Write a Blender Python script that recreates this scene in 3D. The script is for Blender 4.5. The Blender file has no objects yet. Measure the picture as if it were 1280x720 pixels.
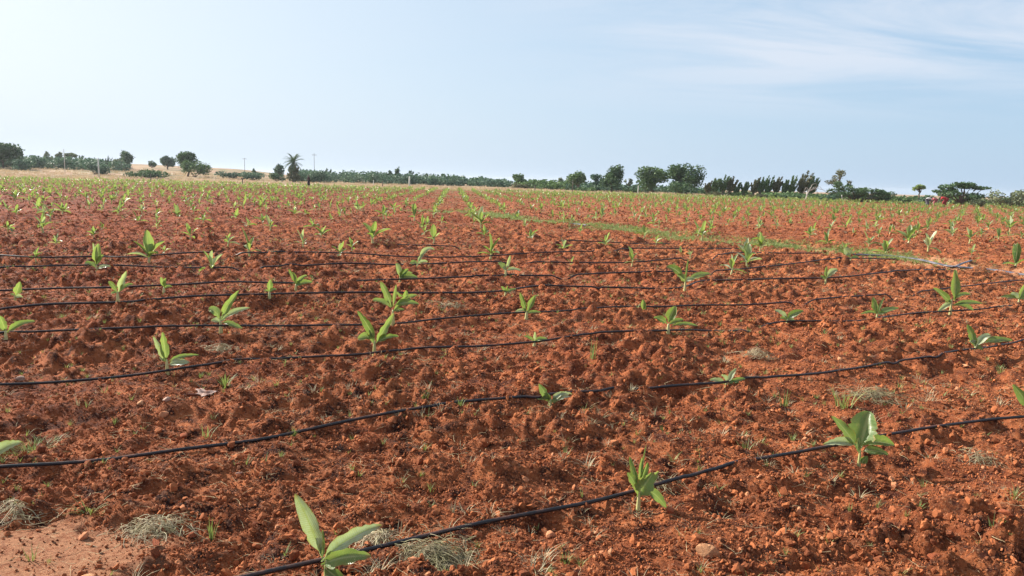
import bpy, math, random
import numpy as np
from mathutils import Vector, Matrix, Euler
R = math.radians
random.seed(7); rng = np.random.default_rng(11)
scene = bpy.context.scene
COL = scene.collection

# ------------------------------------------------------------------ camera
EYE = 1.6; PITCH = math.atan(134/949.0); ROLL = R(1.6)
cam_d = bpy.data.cameras.new('camera'); cam = bpy.data.objects.new('camera', cam_d); COL.objects.link(cam)
cam_d.sensor_width = 36; cam_d.lens = 36*949/1280; cam_d.clip_start = 0.05; cam_d.clip_end = 20000
CM = Matrix.Rotation(math.pi/2-PITCH, 4, 'X') @ Matrix.Rotation(ROLL, 4, 'Z')
cam.matrix_world = Matrix.Translation((0, 0, EYE)) @ CM
scene.camera = cam
scene.view_settings.view_transform = 'Standard'; scene.view_settings.look = 'None'
scene.view_settings.exposure = 1.05; scene.view_settings.gamma = 1

# ------------------------------------------------------------------ sun and sky
SUN_AZ = R(-62); SUN_EL = R(29)          # azimuth from +Y, negative = left of the view
sd = Vector((math.sin(SUN_AZ)*math.cos(SUN_EL), math.cos(SUN_AZ)*math.cos(SUN_EL), math.sin(SUN_EL)))
sun_d = bpy.data.lights.new('sun', 'SUN'); sun = bpy.data.objects.new('sun', sun_d); COL.objects.link(sun)
sun_d.energy = 5.0; sun_d.angle = R(0.6); sun_d.color = (1, .93, .82)
sun.rotation_euler = (-sd).to_track_quat('-Z', 'Y').to_euler()
world = bpy.data.worlds.new('World'); scene.world = world; world.use_nodes = True
wt = world.node_tree; wn, wl = wt.nodes, wt.links; wn.clear()
def N(t, kind, **kw):
    n = t.nodes.new(kind)
    for k, v in kw.items():
        if k.startswith('i_'): n.inputs[k[2:].replace('_', ' ')].default_value = v
        else: setattr(n, k, v)
    return n
wo = N(wt, 'ShaderNodeOutputWorld'); bg = N(wt, 'ShaderNodeBackground'); bg.inputs[1].default_value = 0.077
sky = N(wt, 'ShaderNodeTexSky', sky_type='NISHITA', sun_disc=False, sun_elevation=SUN_EL, sun_rotation=SUN_AZ,
        air_density=1.0, dust_density=2.0, ozone_density=1.6, altitude=300)
tc = N(wt, 'ShaderNodeTexCoord'); sx = N(wt, 'ShaderNodeSeparateXYZ'); wl.new(tc.outputs['Generated'], sx.inputs[0])
def M(t, op, a, b=None, c=None, clamp=False):
    n = t.nodes.new('ShaderNodeMath'); n.operation = op; n.use_clamp = clamp
    for i, v in enumerate((a, b, c)):
        if v is None: continue
        if isinstance(v, (int, float)): n.inputs[i].default_value = v
        else: t.links.new(v, n.inputs[i])
    return n.outputs[0]
def mixc(t, f, a, b, bt='MIX'):
    n = t.nodes.new('ShaderNodeMix'); n.data_type = 'RGBA'; n.blend_type = bt
    for s, v in ((n.inputs['Factor'], f), (n.inputs['A'], a), (n.inputs['B'], b)):
        if isinstance(v, (int, float)): s.default_value = v
        elif isinstance(v, tuple): s.default_value = v if len(v) == 4 else (*v, 1)
        else: t.links.new(v, s)
    return n.outputs['Result']
def ramp(t, f, stops):
    n = t.nodes.new('ShaderNodeValToRGB'); e = n.color_ramp.elements
    while len(e) < len(stops): e.new(.5)
    for el, (p, c) in zip(e, stops):
        el.position = p; el.color = (c, c, c, 1) if isinstance(c, (int, float)) else (*c, 1)
    t.links.new(f, n.inputs[0]); return n.outputs[0]
# thin cirrus laid on a flat layer high above: project the direction on a plane
zc = M(wt, 'ADD', M(wt, 'MAXIMUM', sx.outputs[2], 0.0), 0.10)
cx = M(wt, 'DIVIDE', sx.outputs[0], zc); cy = M(wt, 'DIVIDE', sx.outputs[1], zc)
cmb = N(wt, 'ShaderNodeCombineXYZ'); wl.new(cx, cmb.inputs[0]); wl.new(cy, cmb.inputs[1])
mp = N(wt, 'ShaderNodeMapping'); mp.inputs['Rotation'].default_value = (0, 0, R(14)); mp.inputs['Scale'].default_value = (.38, 1.0, 1)
mp.inputs['Location'].default_value = (-3, -2, 0)
wl.new(cmb.outputs[0], mp.inputs[0])
n1 = N(wt, 'ShaderNodeTexNoise', i_Scale=1.2, i_Detail=10.0, i_Roughness=0.63, i_Distortion=0.7); wl.new(mp.outputs[0], n1.inputs['Vector'])
cl = ramp(wt, n1.outputs[0], [(0.38, 0), (0.60, 1)])
azr = M(wt, 'DIVIDE', sx.outputs[0], M(wt, 'MAXIMUM', sx.outputs[1], .05))
bank = M(wt, 'MULTIPLY', ramp(wt, M(wt, 'MULTIPLY_ADD', azr, .5, .5), [(.47, .08), (.66, 1)]), ramp(wt, sx.outputs[2], [(.075, 0), (.15, 1)]))
cl = M(wt, 'MULTIPLY', cl, bank)
# milky air: whiter towards the horizon and round the sun
el = M(wt, 'MAXIMUM', sx.outputs[2], 0.0)
hz = M(wt, 'POWER', 2.718, M(wt, 'MULTIPLY', el, -6.0))
dt = N(wt, 'ShaderNodeVectorMath', operation='DOT_PRODUCT'); wl.new(tc.outputs['Generated'], dt.inputs[0]); dt.inputs[1].default_value = sd
sg = M(wt, 'POWER', M(wt, 'MAXIMUM', M(wt, 'MULTIPLY_ADD', dt.outputs['Value'], .5, .5), 0.0), 2.7)
milk = mixc(wt, sg, (2.15, 3.75, 5.6), (6.0, 6.35, 6.4))
milk = mixc(wt, M(wt, 'MULTIPLY', hz, .75), milk, mixc(wt, sg, (3.2, 4.3, 5.7), (5.9, 6.25, 6.6)))
f1 = M(wt, 'MULTIPLY_ADD', hz, .35, M(wt, 'MULTIPLY_ADD', sg, .30, .50), clamp=True)
c1 = mixc(wt, f1, sky.outputs[0], milk)
c2 = mixc(wt, M(wt, 'MULTIPLY', cl, .7), c1, (5.1, 5.4, 6.0))
wl.new(c2, bg.inputs[0]); wl.new(bg.outputs[0], wo.inputs[0])

# ------------------------------------------------------------------ numeric noise
def _h(ix, iy, s):
    n = (ix.astype(np.int64)*374761393 + iy.astype(np.int64)*668265263 + s*1274126177) & 0xffffffff
    n = ((n ^ (n >> 13))*1103515245) & 0xffffffff
    n = ((n ^ (n >> 16))*2246822519) & 0xffffffff
    return ((n ^ (n >> 15)) & 0xffffff)/float(0xffffff)
def vnoise(x, y, s):
    ix = np.floor(x); iy = np.floor(y); fx = x-ix; fy = y-iy
    u = fx*fx*fx*(fx*(fx*6-15)+10); v = fy*fy*fy*(fy*(fy*6-15)+10)
    a = _h(ix, iy, s); b = _h(ix+1, iy, s); c = _h(ix, iy+1, s); d = _h(ix+1, iy+1, s)
    return (a*(1-u)+b*u)*(1-v)+(c*(1-u)+d*u)*v*1.0
def worley(x, y, s):
    ix = np.floor(x); iy = np.floor(y); best = np.full(x.shape, 9.0); bid = np.zeros(x.shape)
    for i in (-1, 0, 1):
        for j in (-1, 0, 1):
            cx_ = ix+i; cy_ = iy+j
            px_ = cx_+_h(cx_, cy_, s); py_ = cy_+_h(cx_, cy_, s+1)
            d = (x-px_)**2+(y-py_)**2
            m = d < best; best = np.where(m, d, best); bid = np.where(m, _h(cx_, cy_, s+2), bid)
    return np.sqrt(best), bid
def sst(a, b, x):
    t = np.clip((x-a)/(b-a), 0, 1); return t*t*(3-2*t)

# ------------------------------------------------------------------ pixel of the photo -> point on the ground
CR = np.array(CM.to_3x3())
def ray(x, y):
    v = CR @ np.array([(x-640)/949.0, -(y-360)/949.0, -1.0]); return v
def flat(x, y):
    v = ray(x, y); t = EYE/max(-v[2], 1e-4); return v[0]*t, v[1]*t
def horizon(x): return 226+0.0279*(x-640)
# the smooth patch, the dug hole, the grassy strip and the field's edge, in metres on the ground
hole = [(*flat(1112, 612), .20, .13, .11), (*flat(700, 652), .22, .10, .07), (*flat(905, 640), .13, .09, .05), (*flat(515, 575), .3, .12, .05),
        (*flat(238, 480), .4, .2, .06), (*flat(990, 655), .22, .12, .05), (*flat(800, 668), .2, .1, .05), (*flat(70, 605), .3, .12, .05),
        (*flat(560, 566), .35, .16, .05), (*flat(1180, 470), .4, .2, .04), (*flat(350, 640), .2, .1, .04)]
rise = [(*flat(1150, 650), .28, .10, .06), (*flat(1000, 612), .35, .12, .04), (*flat(250, 600), .4, .12, .07), (*flat(150, 640), .3, .08, .05),
        (*flat(600, 600), .35, .12, .06), (*flat(820, 560), .4, .18, .05), (*flat(1240, 640), .3, .15, .06), (*flat(470, 640), .3, .12, .05),
        (*flat(120, 520), .5, .16, .06), (*flat(890, 700), .25, .09, .03), (*flat(380, 520), .5, .2, .05)]
crust_c = flat(45, 695)
strip_px = [(520, 264), (600, 267), (640, 274), (690, 280), (760, 286), (800, 290), (860, 298), (920, 304), (960, 308), (1010, 312), (1060, 317), (1120, 322), (1180, 333), (1240, 340), (1300, 347), (1400, 357)]
strip = np.array([flat(*p) for p in strip_px])
def dist_poly(x, y, P):
    best = np.full(np.shape(x), 1e9)
    for (ax, ay), (bx, by) in zip(P[:-1], P[1:]):
        dx, dy = bx-ax, by-ay; t = np.clip(((x-ax)*dx+(y-ay)*dy)/(dx*dx+dy*dy), 0, 1)
        best = np.minimum(best, np.hypot(x-ax-t*dx, y-ay-t*dy))
    return best
EDGE = 112.0                       # the field ends here (metres ahead)
def edge_y(x): return EDGE + 3*np.sin(x*.021) + 1.2*np.sin(x*.11)
def hill(x, y):
    az = np.degrees(np.arctan2(x, y))
    d = np.hypot(x, y)
    a = 2.7*sst(170, 300, d)*sst(-12, -21, az) + 1.1*sst(128, 190, d)*sst(-14, -30, az)
    a = a - 6.0*sst(300, 1500, d)
    return a*sst(-150, -80, az)
def crust_mask(x, y):
    dx = (x-crust_c[0])/.62; dy = (y-crust_c[1])/.36
    return 1-sst(.62, 1.15, np.hypot(dx, dy)+.45*(vnoise(x*6, y*6, 5)-.5)+.3*(vnoise(x*22, y*22, 6)-.5))
def h_macro(x, y):
    d = np.hypot(x, y)
    z = .09*(vnoise(x/1.7+3.3, y/1.1+8, 21)-.5)+.07*(vnoise(x/.8+1.3, y/.6+2, 22)-.5)
    for (a, b, rx, ry, dep) in hole:
        z = z - dep*np.exp(-(((x-a)/rx)**2+((y-b)/ry)**2)**1.3)
    for (a, b, rx, ry, dep) in rise:
        z = z + dep*np.exp(-((x-a)/rx)**2-((y-b)/ry)**2)
    z = z*(1-sst(60, 110, y)*.6)
    return z*(1-.8*crust_mask(x, y)) + hill(x, y)
def h_full(x, y, sp=None):
    """sp: mesh spacing, so that detail finer than the mesh is left out"""
    if sp is None: sp = 0.0017*np.hypot(x, y)+.002
    z = h_macro(x, y)
    inside = 1-sst(-1, 2, y-edge_y(x)); far = 1-.85*crust_mask(x, y)
    far = far*(1-.7*(1-sst(.3, .8, dist_poly(x, y, strip)))*(np.hypot(x, y) > 10))
    def att(w): return 1-sst(.22, .55, sp/w)
    wx = x+.10*(vnoise(x*3.1, y*3.1, 3)-.5)+.03*(vnoise(x*13, y*13, 4)-.5); wy = y+.10*(vnoise(x*3.1+9, y*3.1, 3)-.5)+.03*(vnoise(x*13+5, y*13, 4)-.5)
    lump = np.abs(vnoise(wx/.46, wy/.30, 31)-.5)*2
    rough = .25+1.5*vnoise(x/1.2, y/.8, 33)
    z2 = .080*(lump**.8)*att(.4)
    z2 = z2+.040*(vnoise(wx/.16, wy/.13, 34)-.5)*2*att(.2)
    w, wid = worley(wx/.14, wy/.12, 41); z2 = z2+.065*np.clip(.62-w, 0, 1)*(wid > .45)*(.5+wid)*att(.14)
    w, wid = worley(wx/.062, wy/.055, 43); z2 = z2+.028*np.clip(.66-w, 0, 1)*(.3+wid)*att(.06)
    w, wid = worley(wx/.028, wy/.026, 47); z2 = z2+.014*np.clip(.66-w, 0, 1)*(.3+wid)*att(.028)
    z2 = z2+.010*(vnoise(x/.035, y/.03, 49)-.5)*att(.04)
    # far off, keep the broad lumps a little larger so that the rows of clods still show
    z2 = z2+.05*(vnoise(x/.9, y/.6, 51)-.5)*sst(10, 30, y)
    return z + z2*rough*inside*far + .25*(1-inside)*(vnoise(x/7, y/7, 61)-.5)
def gz(x, y): return float(h_full(np.array([x]), np.array([y]), np.array([.004]))[0])
def gm(x, y): return float(h_macro(np.array([x]), np.array([y]))[0])+.05
def ground(x, y):
    """photo pixel -> (X, Y) on the ground, the soil's broad relief allowed for"""
    v = ray(x, y); z = 0.0
    for _ in range(4):
        t = (EYE-z)/max(-v[2], 1e-4); t = min(t, 400); z = gm(v[0]*t, v[1]*t)
    return v[0]*t, v[1]*t
def at(xp, D):
    """direction of a photo column, D metres ahead"""
    v = ray(xp, horizon(xp)); s = D/math.hypot(v[0], v[1]); return v[0]*s, v[1]*s

# ------------------------------------------------------------------ mesh helpers
def tag(o, label=None, cat=None, group=None, kind=None):
    if label: o['label'] = label
    if cat: o['category'] = cat
    if group: o['group'] = group
    if kind: o['kind'] = kind
    return o
def link(name, me, mat, parent=None, loc=None):
    o = bpy.data.objects.new(name, me); COL.objects.link(o)
    if mat is not None and not me.materials: me.materials.append(mat)
    if parent is not None: o.parent = parent
    if loc is not None: o.location = loc
    return o
def empty(name, loc, rz=0):
    o = bpy.data.objects.new(name, None); COL.objects.link(o); o.location = loc; o.rotation_euler = (0, 0, rz); o.empty_display_size = .1; return o
class MB:
    def __init__(s): s.v = []; s.f = []; s.uv = []; s.c = []
    def add(s, vs, fs, uvs=None, col=None):
        b = len(s.v); s.v += [tuple(v) for v in vs]
        s.f += [tuple(i+b for i in f) for f in fs]
        s.uv += list(uvs) if uvs is not None else [(0, 0)]*len(vs)
        s.c += [col if col is not None else .5]*len(vs)
    def tube(s, pts, rad, n=7, cap=True, col=None):
        pts = [Vector(p) for p in pts]; vs = []; fs = []; uvs = []
        prev = None
        for i, p in enumerate(pts):
            t = (pts[min(i+1, len(pts)-1)]-pts[max(i-1, 0)]).normalized()
            a = prev - t*prev.dot(t) if prev is not None else (Vector((0, 1, 0)) if abs(t.y) < .9 else Vector((1, 0, 0))).cross(t)
            a.normalize(); prev = a; b = t.cross(a); r = rad[i] if isinstance(rad, (list, tuple)) else rad
            for k in range(n):
                an = 2*math.pi*k/n; vs.append(p+(a*math.cos(an)+b*math.sin(an))*r); uvs.append((k/n, i/(len(pts)-1)))
        for i in range(len(pts)-1):
            for k in range(n):
                k2 = (k+1) % n; fs.append((i*n+k, i*n+k2, (i+1)*n+k2, (i+1)*n+k))
        if cap: fs.append(tuple(reversed(range(n)))); fs.append(tuple((len(pts)-1)*n+k for k in range(n)))
        s.add(vs, fs, uvs, col)
    def mesh(s, name, smooth=True):
        me = bpy.data.meshes.new(name); me.from_pydata(s.v, [], s.f)
        if smooth: me.polygons.foreach_set('use_smooth', [True]*len(me.polygons))
        uvl = me.uv_layers.new(name='UVMap'); li = np.empty(len(me.loops), np.int32); me.loops.foreach_get('vertex_index', li)
        uvl.data.foreach_set('uv', np.array(s.uv, np.float32)[li].ravel())
        at_ = me.attributes.new('tone', 'FLOAT', 'POINT'); at_.data.foreach_set('value', np.array(s.c, np.float32))
        me.update(); return me
    def build(s, name, mat, parent=None, loc=None, smooth=True): return link(name, s.mesh(name, smooth), mat, parent, loc)
def np_mesh(name, V, F, smooth=False, attrs=None):
    """V (n,3), F (m,k) arrays"""
    me = bpy.data.meshes.new(name); k = F.shape[1]
    me.vertices.add(len(V)); me.vertices.foreach_set('co', V.astype(np.float32).ravel())
    me.loops.add(F.size); me.loops.foreach_set('vertex_index', F.astype(np.int32).ravel())
    me.polygons.add(len(F)); me.polygons.foreach_set('loop_start', np.arange(0, F.size, k, dtype=np.int32))
    if smooth: me.polygons.foreach_set('use_smooth', np.ones(len(F), bool))
    for nm, a in (attrs or {}).items():
        t = me.attributes.new(nm, 'FLOAT', 'POINT'); t.data.foreach_set('value', a.astype(np.float32))
    me.update(calc_edges=True); return me

# ------------------------------------------------------------------ materials
def newmat(name):
    m = bpy.data.materials.new(name); m.use_nodes = True; t = m.node_tree; t.nodes.clear()
    return m, t, N(t, 'ShaderNodeOutputMaterial')
def principled(t, out, **kw):
    b = N(t, 'ShaderNodeBsdfPrincipled'); t.links.new(b.outputs[0], out.inputs[0])
    for k, v in kw.items():
        s = b.inputs[k.replace('_', ' ')]
        if isinstance(v, (int, float)): s.default_value = v
        elif isinstance(v, tuple): s.default_value = (*v, 1) if len(v) == 3 else v
        else: t.links.new(v, s)
    return b
def noise(t, vec, sc, det=4, rough=.55, dist=0):
    n = N(t, 'ShaderNodeTexNoise', i_Scale=sc, i_Detail=float(det), i_Roughness=rough, i_Distortion=float(dist))
    if vec is not None: t.links.new(vec, n.inputs['Vector'])
    return n.outputs[0]
def attr(t, name): return N(t, 'ShaderNodeAttribute', attribute_name=name).outputs['Fac']
def bump(t, hgt, dist, strength=1):
    n = N(t, 'ShaderNodeBump'); n.inputs['Distance'].default_value = dist; n.inputs['Strength'].default_value = strength
    t.links.new(hgt, n.inputs['Height']); return n.outputs[0]
SOIL_A, SOIL_B, SOIL_C, SOIL_D = (.235, .062, .023), (.54, .185, .068), (.040, .013, .009), (.72, .40, .23)
def soil_colour(t, vec):
    c = mixc(t, ramp(t, noise(t, vec, 1.6, 6, .65), [(.34, 0), (.64, 1)]), SOIL_A, SOIL_B)
    c = mixc(t, ramp(t, noise(t, vec, 9, 5, .7), [(.40, 1), (.56, 0)]), c, SOIL_C)
    c = mixc(t, M(t, 'MULTIPLY', ramp(t, noise(t, vec, 60, 3, .7), [(.55, 0), (.72, 1)]), .55), c, SOIL_D)
    sx_ = N(t, 'ShaderNodeSeparateXYZ'); t.links.new(vec, sx_.inputs[0])
    left_tone = M(t, 'MULTIPLY_ADD', sx_.outputs[0], -.045, M(t, 'MULTIPLY_ADD', noise(t, vec, .22, 4, .6), 1.2, -.35), clamp=True)  # broad noisy gradient: soil colour turns darker and redder towards the left
    c = mixc(t, left_tone, c, mixc(t, 1.0, c, (.66, .50, .54), 'MULTIPLY'))
    c = mixc(t, M(t, 'MULTIPLY', ramp(t, noise(t, vec, 0.12, 3, .5), [(.4, 0), (.6, 1)]), .3), c, (.34, .085, .035))
    return c
mat_ground, t, out = newmat('ground_soil')
tcg = N(t, 'ShaderNodeTexCoord'); P = tcg.outputs['Object']
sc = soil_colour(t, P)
cr = mixc(t, noise(t, P, 14, 5, .6), (.40, .17, .09), (.50, .25, .135))
vc = N(t, 'ShaderNodeTexVoronoi', feature='DISTANCE_TO_EDGE', i_Scale=7.0); t.links.new(P, vc.inputs['Vector'])
cr = mixc(t, M(t, 'MULTIPLY', ramp(t, vc.outputs['Distance'], [(.0, 1), (.03, 0)]), .5), cr, (.2, .07, .04))
cr = mixc(t, M(t, 'MULTIPLY', ramp(t, noise(t, P, 40, 4, .7), [(.5, 0), (.6, 1)]), .6), cr, SOIL_A)
c = mixc(t, attr(t, 'crust'), sc, cr)
dry = mixc(t, noise(t, P, .35, 6, .65), (.42, .29, .18), (.30, .23, .14)); dry = mixc(t, ramp(t, noise(t, P, .09, 5, .6), [(.46, 0), (.56, .85)]), dry, (.13, .13, .06))
dry = mixc(t, ramp(t, noise(t, P, .16, 4, .6), [(.46, 0), (.58, 1)]), dry, (.35, .21, .14))
c = mixc(t, attr(t, 'dry'), c, dry)
gr = mixc(t, noise(t, P, 4, 5, .6), (.13, .14, .055), (.30, .20, .10))
c = mixc(t, attr(t, 'turf'), c, gr)
c = mixc(t, attr(t, 'track'), c, (.58, .46, .30))
c = mixc(t, attr(t, 'sand'), c, (.56, .27, .14))
principled(t, out, Base_Color=c, Roughness=.95, Specular_IOR_Level=.15, Normal=bump(t, noise(t, P, 26, 9, .80), .035, 1.0))
mat_clod, t, out = newmat('clod_soil')
oi = N(t, 'ShaderNodeObjectInfo'); tcg = N(t, 'ShaderNodeTexCoord')
c = mixc(t, ramp(t, oi.outputs['Random'], [(.0, 0), (1, 1)]), SOIL_C, SOIL_B)
c = mixc(t, ramp(t, oi.outputs['Random'], [(.93, 0), (1.0, .7)]), c, SOIL_D)
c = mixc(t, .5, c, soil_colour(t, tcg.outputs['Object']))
principled(t, out, Base_Color=c, Roughness=.95, Specular_IOR_Level=.15)
def simple(name, a, b, sc=8, rough=.85, bdist=0, spec=.3, det=5):
    m, t, out = newmat(name); g = N(t, 'ShaderNodeTexCoord').outputs['Object']
    nz = noise(t, g, sc, det, .6); kw = {}
    if bdist: kw['Normal'] = bump(t, noise(t, g, sc*3, 4, .6), bdist)
    principled(t, out, Base_Color=mixc(t, ramp(t, nz, [(.35, 0), (.65, 1)]), a, b), Roughness=rough, Specular_IOR_Level=spec, **kw); return m
mat_stone = simple('ochre_stone', (.62, .33, .17), (.50, .22, .10), 25, .85, .004)
mat_pale = simple('pale_stone', (.60, .42, .32), (.42, .24, .17), 30, .8, .004)
mat_lump = simple('red_clod', (.46, .13, .05), (.28, .07, .03), 30, .95, .006)
mat_post = simple('whitish_post', (.72, .70, .62), (.5, .48, .42), 3, .8)
mat_dpost = simple('weathered_post', (.16, .13, .10), (.09, .07, .05), 3, .9)
mat_bark = simple('bark', (.16, .12, .09), (.09, .065, .045), 6, .95, .01)
mat_pbark = simple('pale_bark', (.55, .52, .45), (.38, .35, .29), 5, .9)
mat_litter = simple('straw', (.62, .50, .30), (.40, .30, .16), 30, .8)
# hose: black plastic with dust caught on top
mat_hose, t, out = newmat('black_hose'); g = N(t, 'ShaderNodeTexCoord').outputs['Object']
geo = N(t, 'ShaderNodeNewGeometry'); sp = N(t, 'ShaderNodeSeparateXYZ'); t.links.new(geo.outputs['Normal'], sp.inputs[0])
dust = M(t, 'MULTIPLY', ramp(t, noise(t, g, 6, 6, .7), [(.48, 0), (.7, 1)]), ramp(t, sp.outputs[2], [(.2, 0), (.9, .6)]))
principled(t, out, Base_Color=mixc(t, dust, (.010, .010, .013), (.30, .12, .07)), Roughness=M(t, 'MULTIPLY_ADD', dust, .4, .42), Specular_IOR_Level=.4)
mat_main, t, out = newmat('dark_layflat_hose'); g = N(t, 'ShaderNodeTexCoord').outputs['Object']
principled(t, out, Base_Color=mixc(t, ramp(t, noise(t, g, 3, 5, .7), [(.42, 0), (.6, 1)]), (.03, .035, .055), (.16, .15, .18)), Roughness=.5)
def leafmat(name, c_lo, c_hi, c_trans, veins=True, gloss=.38, trans=.35, rib=(.40, .46, .20)):
    m, t, out = newmat(name); uv = N(t, 'ShaderNodeUVMap').outputs[0]; oi = N(t, 'ShaderNodeObjectInfo'); g = N(t, 'ShaderNodeTexCoord').outputs['Object']
    c = mixc(t, oi.outputs['Random'], c_lo, c_hi)
    c = mixc(t, M(t, 'MULTIPLY', attr(t, 'tone'), .55), c, c_hi)
    if veins: c = mixc(t, ramp(t, oi.outputs['Random'], [(.74, 0), (.80, .7)]), c, (.58, .62, .46))
    c = mixc(t, M(t, 'MULTIPLY', ramp(t, noise(t, g, 22, 4, .6), [(.45, 0), (.7, 1)]), .35), c, (.36, .42, .12))
    kw = {}
    if veins:
        s = N(t, 'ShaderNodeSeparateXYZ'); t.links.new(uv, s.inputs[0])
        mid = M(t, 'ABSOLUTE', M(t, 'SUBTRACT', s.outputs[0], .5))
        rb = ramp(t, mid, [(.02, 1), (.07, 0)])
        c = mixc(t, rb, c, rib)
        ph = M(t, 'SINE', M(t, 'MULTIPLY', M(t, 'SUBTRACT', s.outputs[1], M(t, 'MULTIPLY', mid, .22)), 190))
        c = mixc(t, M(t, 'MULTIPLY', M(t, 'MULTIPLY_ADD', ph, .5, .5), .28), c, (.03, .09, .02))
        blot = ramp(t, noise(t, g, 45, 5, .7), [(.54, 0), (.64, 1)]); c = mixc(t, M(t, 'MULTIPLY', blot, .45), c, (.30, .26, .12))
        tipb = M(t, 'MULTIPLY', ramp(t, s.outputs[1], [(.90, 0), (.97, 1)]), ramp(t, oi.outputs['Random'], [(.4, 0), (.5, 1)])); c = mixc(t, tipb, c, (.30, .19, .09))
        brown = M(t, 'MULTIPLY', ramp(t, mid, [(.40, 0), (.5, 1)]), ramp(t, noise(t, g, 30, 3, .6), [(.46, 0), (.54, 1)]))
        c = mixc(t, brown, c, (.33, .20, .07))
        kw['Normal'] = bump(t, M(t, 'MULTIPLY', ph, 1.0), .0012, .6)
    b = N(t, 'ShaderNodeBsdfPrincipled'); t.links.new(c, b.inputs['Base Color']); b.inputs['Roughness'].default_value = gloss; b.inputs['Specular IOR Level'].default_value = .5
    if 'Normal' in kw: t.links.new(kw['Normal'], b.inputs['Normal'])
    tr = N(t, 'ShaderNodeBsdfTranslucent'); t.links.new(mixc(t, .45, c, c_trans), tr.inputs[0])
    mx = N(t, 'ShaderNodeMixShader'); mx.inputs[0].default_value = trans
    t.links.new(b.outputs[0], mx.inputs[1]); t.links.new(tr.outputs[0], mx.inputs[2]); t.links.new(mx.outputs[0], out.inputs[0]); return m
mat_leaf = leafmat('banana_leaf', (.030, .095, .026), (.23, .33, .13), (.52, .72, .09), gloss=.30, trans=.36)
mat_stem = leafmat('banana_stem', (.42, .45, .17), (.55, .52, .25), (.6, .6, .2), veins=False, trans=.15)
mat_dryleaf = simple('withered_leaf', (.45, .32, .15), (.26, .16, .07), 30, .9)
mat_weed = leafmat('weed_leaf', (.10, .18, .05), (.26, .30, .10), (.4, .5, .1), veins=False, trans=.3, gloss=.6)
mat_greygrass = leafmat('grey_grass', (.20, .17, .09), (.56, .46, .30), (.5, .45, .25), veins=False, trans=.2, gloss=.7)
mat_drygrass = leafmat('dry_grass', (.36, .23, .14), (.60, .44, .28), (.6, .45, .25), veins=False, trans=.25, gloss=.8)
def crownmat(name, a, b, tr=.25):
    return leafmat(name, a, b, (.30, .42, .08), veins=False, trans=tr, gloss=.6)
def crownmat2(name, a, b, tr=.22):
    m, t, out = newmat(name)
    c = mixc(t, attr(t, 'tone'), a, b)
    c = mixc(t, .2, c, mixc(t, noise(t, N(t, 'ShaderNodeTexCoord').outputs['Object'], .8, 3), a, b))
    d = N(t, 'ShaderNodeBsdfPrincipled'); t.links.new(c, d.inputs['Base Color']); d.inputs['Roughness'].default_value = .6; d.inputs['Specular IOR Level'].default_value = .25
    q = N(t, 'ShaderNodeBsdfTranslucent'); t.links.new(c, q.inputs[0]); mx = N(t, 'ShaderNodeMixShader'); mx.inputs[0].default_value = tr
    t.links.new(d.outputs[0], mx.inputs[1]); t.links.new(q.outputs[0], mx.inputs[2]); t.links.new(mx.outputs[0], out.inputs[0]); return m
CROWN = {'dark': crownmat2('crown_dark', (0.043, 0.090, 0.038), (0.109, 0.181, 0.065)),
         'mid': crownmat2('crown_mid', (0.065, 0.123, 0.046), (0.160, 0.246, 0.080)),
         'teal': crownmat2('crown_teal', (0.065, 0.123, 0.080), (0.123, 0.203, 0.109)),
         'grey': crownmat2('crown_grey', (0.123, 0.160, 0.087), (0.246, 0.275, 0.145)),
         'brown': crownmat2('crown_brown', (0.087, 0.094, 0.046), (0.174, 0.167, 0.080)),
         'pale': crownmat2('crown_pale', (0.217, 0.304, 0.116), (0.377, 0.464, 0.174))}

# ------------------------------------------------------------------ the ground: ONE sheet, finest where the photograph looks
def theta_axis():
    fine = np.radians(np.arange(-43, 43.001, math.degrees(.00205)))
    side = []; a = math.radians(43); s = .0021
    while a < math.pi-.02:
        s = min(s*1.07, .0075) if a < 1.25 else min(s*1.3, .12); a += s; side.append(min(a, math.pi))
    side = np.array(side); side[-1] = math.pi
    return np.concatenate([-side[::-1], fine, side])
def r_axis():
    r = [.25]
    while r[-1] < 2.3: r.append(r[-1]*1.05)
    while r[-1] < 26: r.append(r[-1]*1.0038)
    while r[-1] < 135: r.append(r[-1]*1.011)
    while r[-1] < 420: r.append(r[-1]*1.03)
    while r[-1] < 2300: r.append(r[-1]*1.12)
    return np.array(r)
th = theta_axis(); rr = r_axis()
RR, TH = np.meshgrid(rr, th, indexing='ij')
GX = RR*np.sin(TH); GY = RR*np.cos(TH)
dth = np.gradient(th); SP = np.maximum(RR*np.abs(dth)[None, :], .0019*RR)
gx, gy = GX.ravel(), GY.ravel()
GZ = h_full(gx, gy, np.minimum(SP.ravel(), 50))
nr, nt = RR.shape
ii = np.arange(nr*nt).reshape(nr, nt)
F = np.stack([ii[:-1, :-1], ii[:-1, 1:], ii[1:, 1:], ii[1:, :-1]], -1).reshape(-1, 4)
dd = np.hypot(gx, gy); es = gy-edge_y(gx)
a_dry = sst(-.4, .6, es)
a_track = (sst(.2, .8, es)*(1-sst(2.8, 4.2, es)))*sst(-70, -40, gx*0-20-gx*0)*1.0
a_track = sst(.2, .8, es)*(1-sst(3.0, 4.5, es))
ds = dist_poly(gx, gy, strip)
a_turf = (1-sst(.15, 1.3, ds+1.2*(vnoise(gx*.9, gy*.9, 8)-.5)))*(gx < 14)*.30*sst(.25, .6, vnoise(gx*.35, gy*.35, 88)+.25)
a_sand = (1-sst(.5, 1.3, ds+.8*(vnoise(gx*.7, gy*.7, 9)-.5)))*sst(6.0, 8.5, gx)*(gy < 20)*sst(.25, .7, vnoise(gx*1.1, gy*1.1, 12)+.1)
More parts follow.
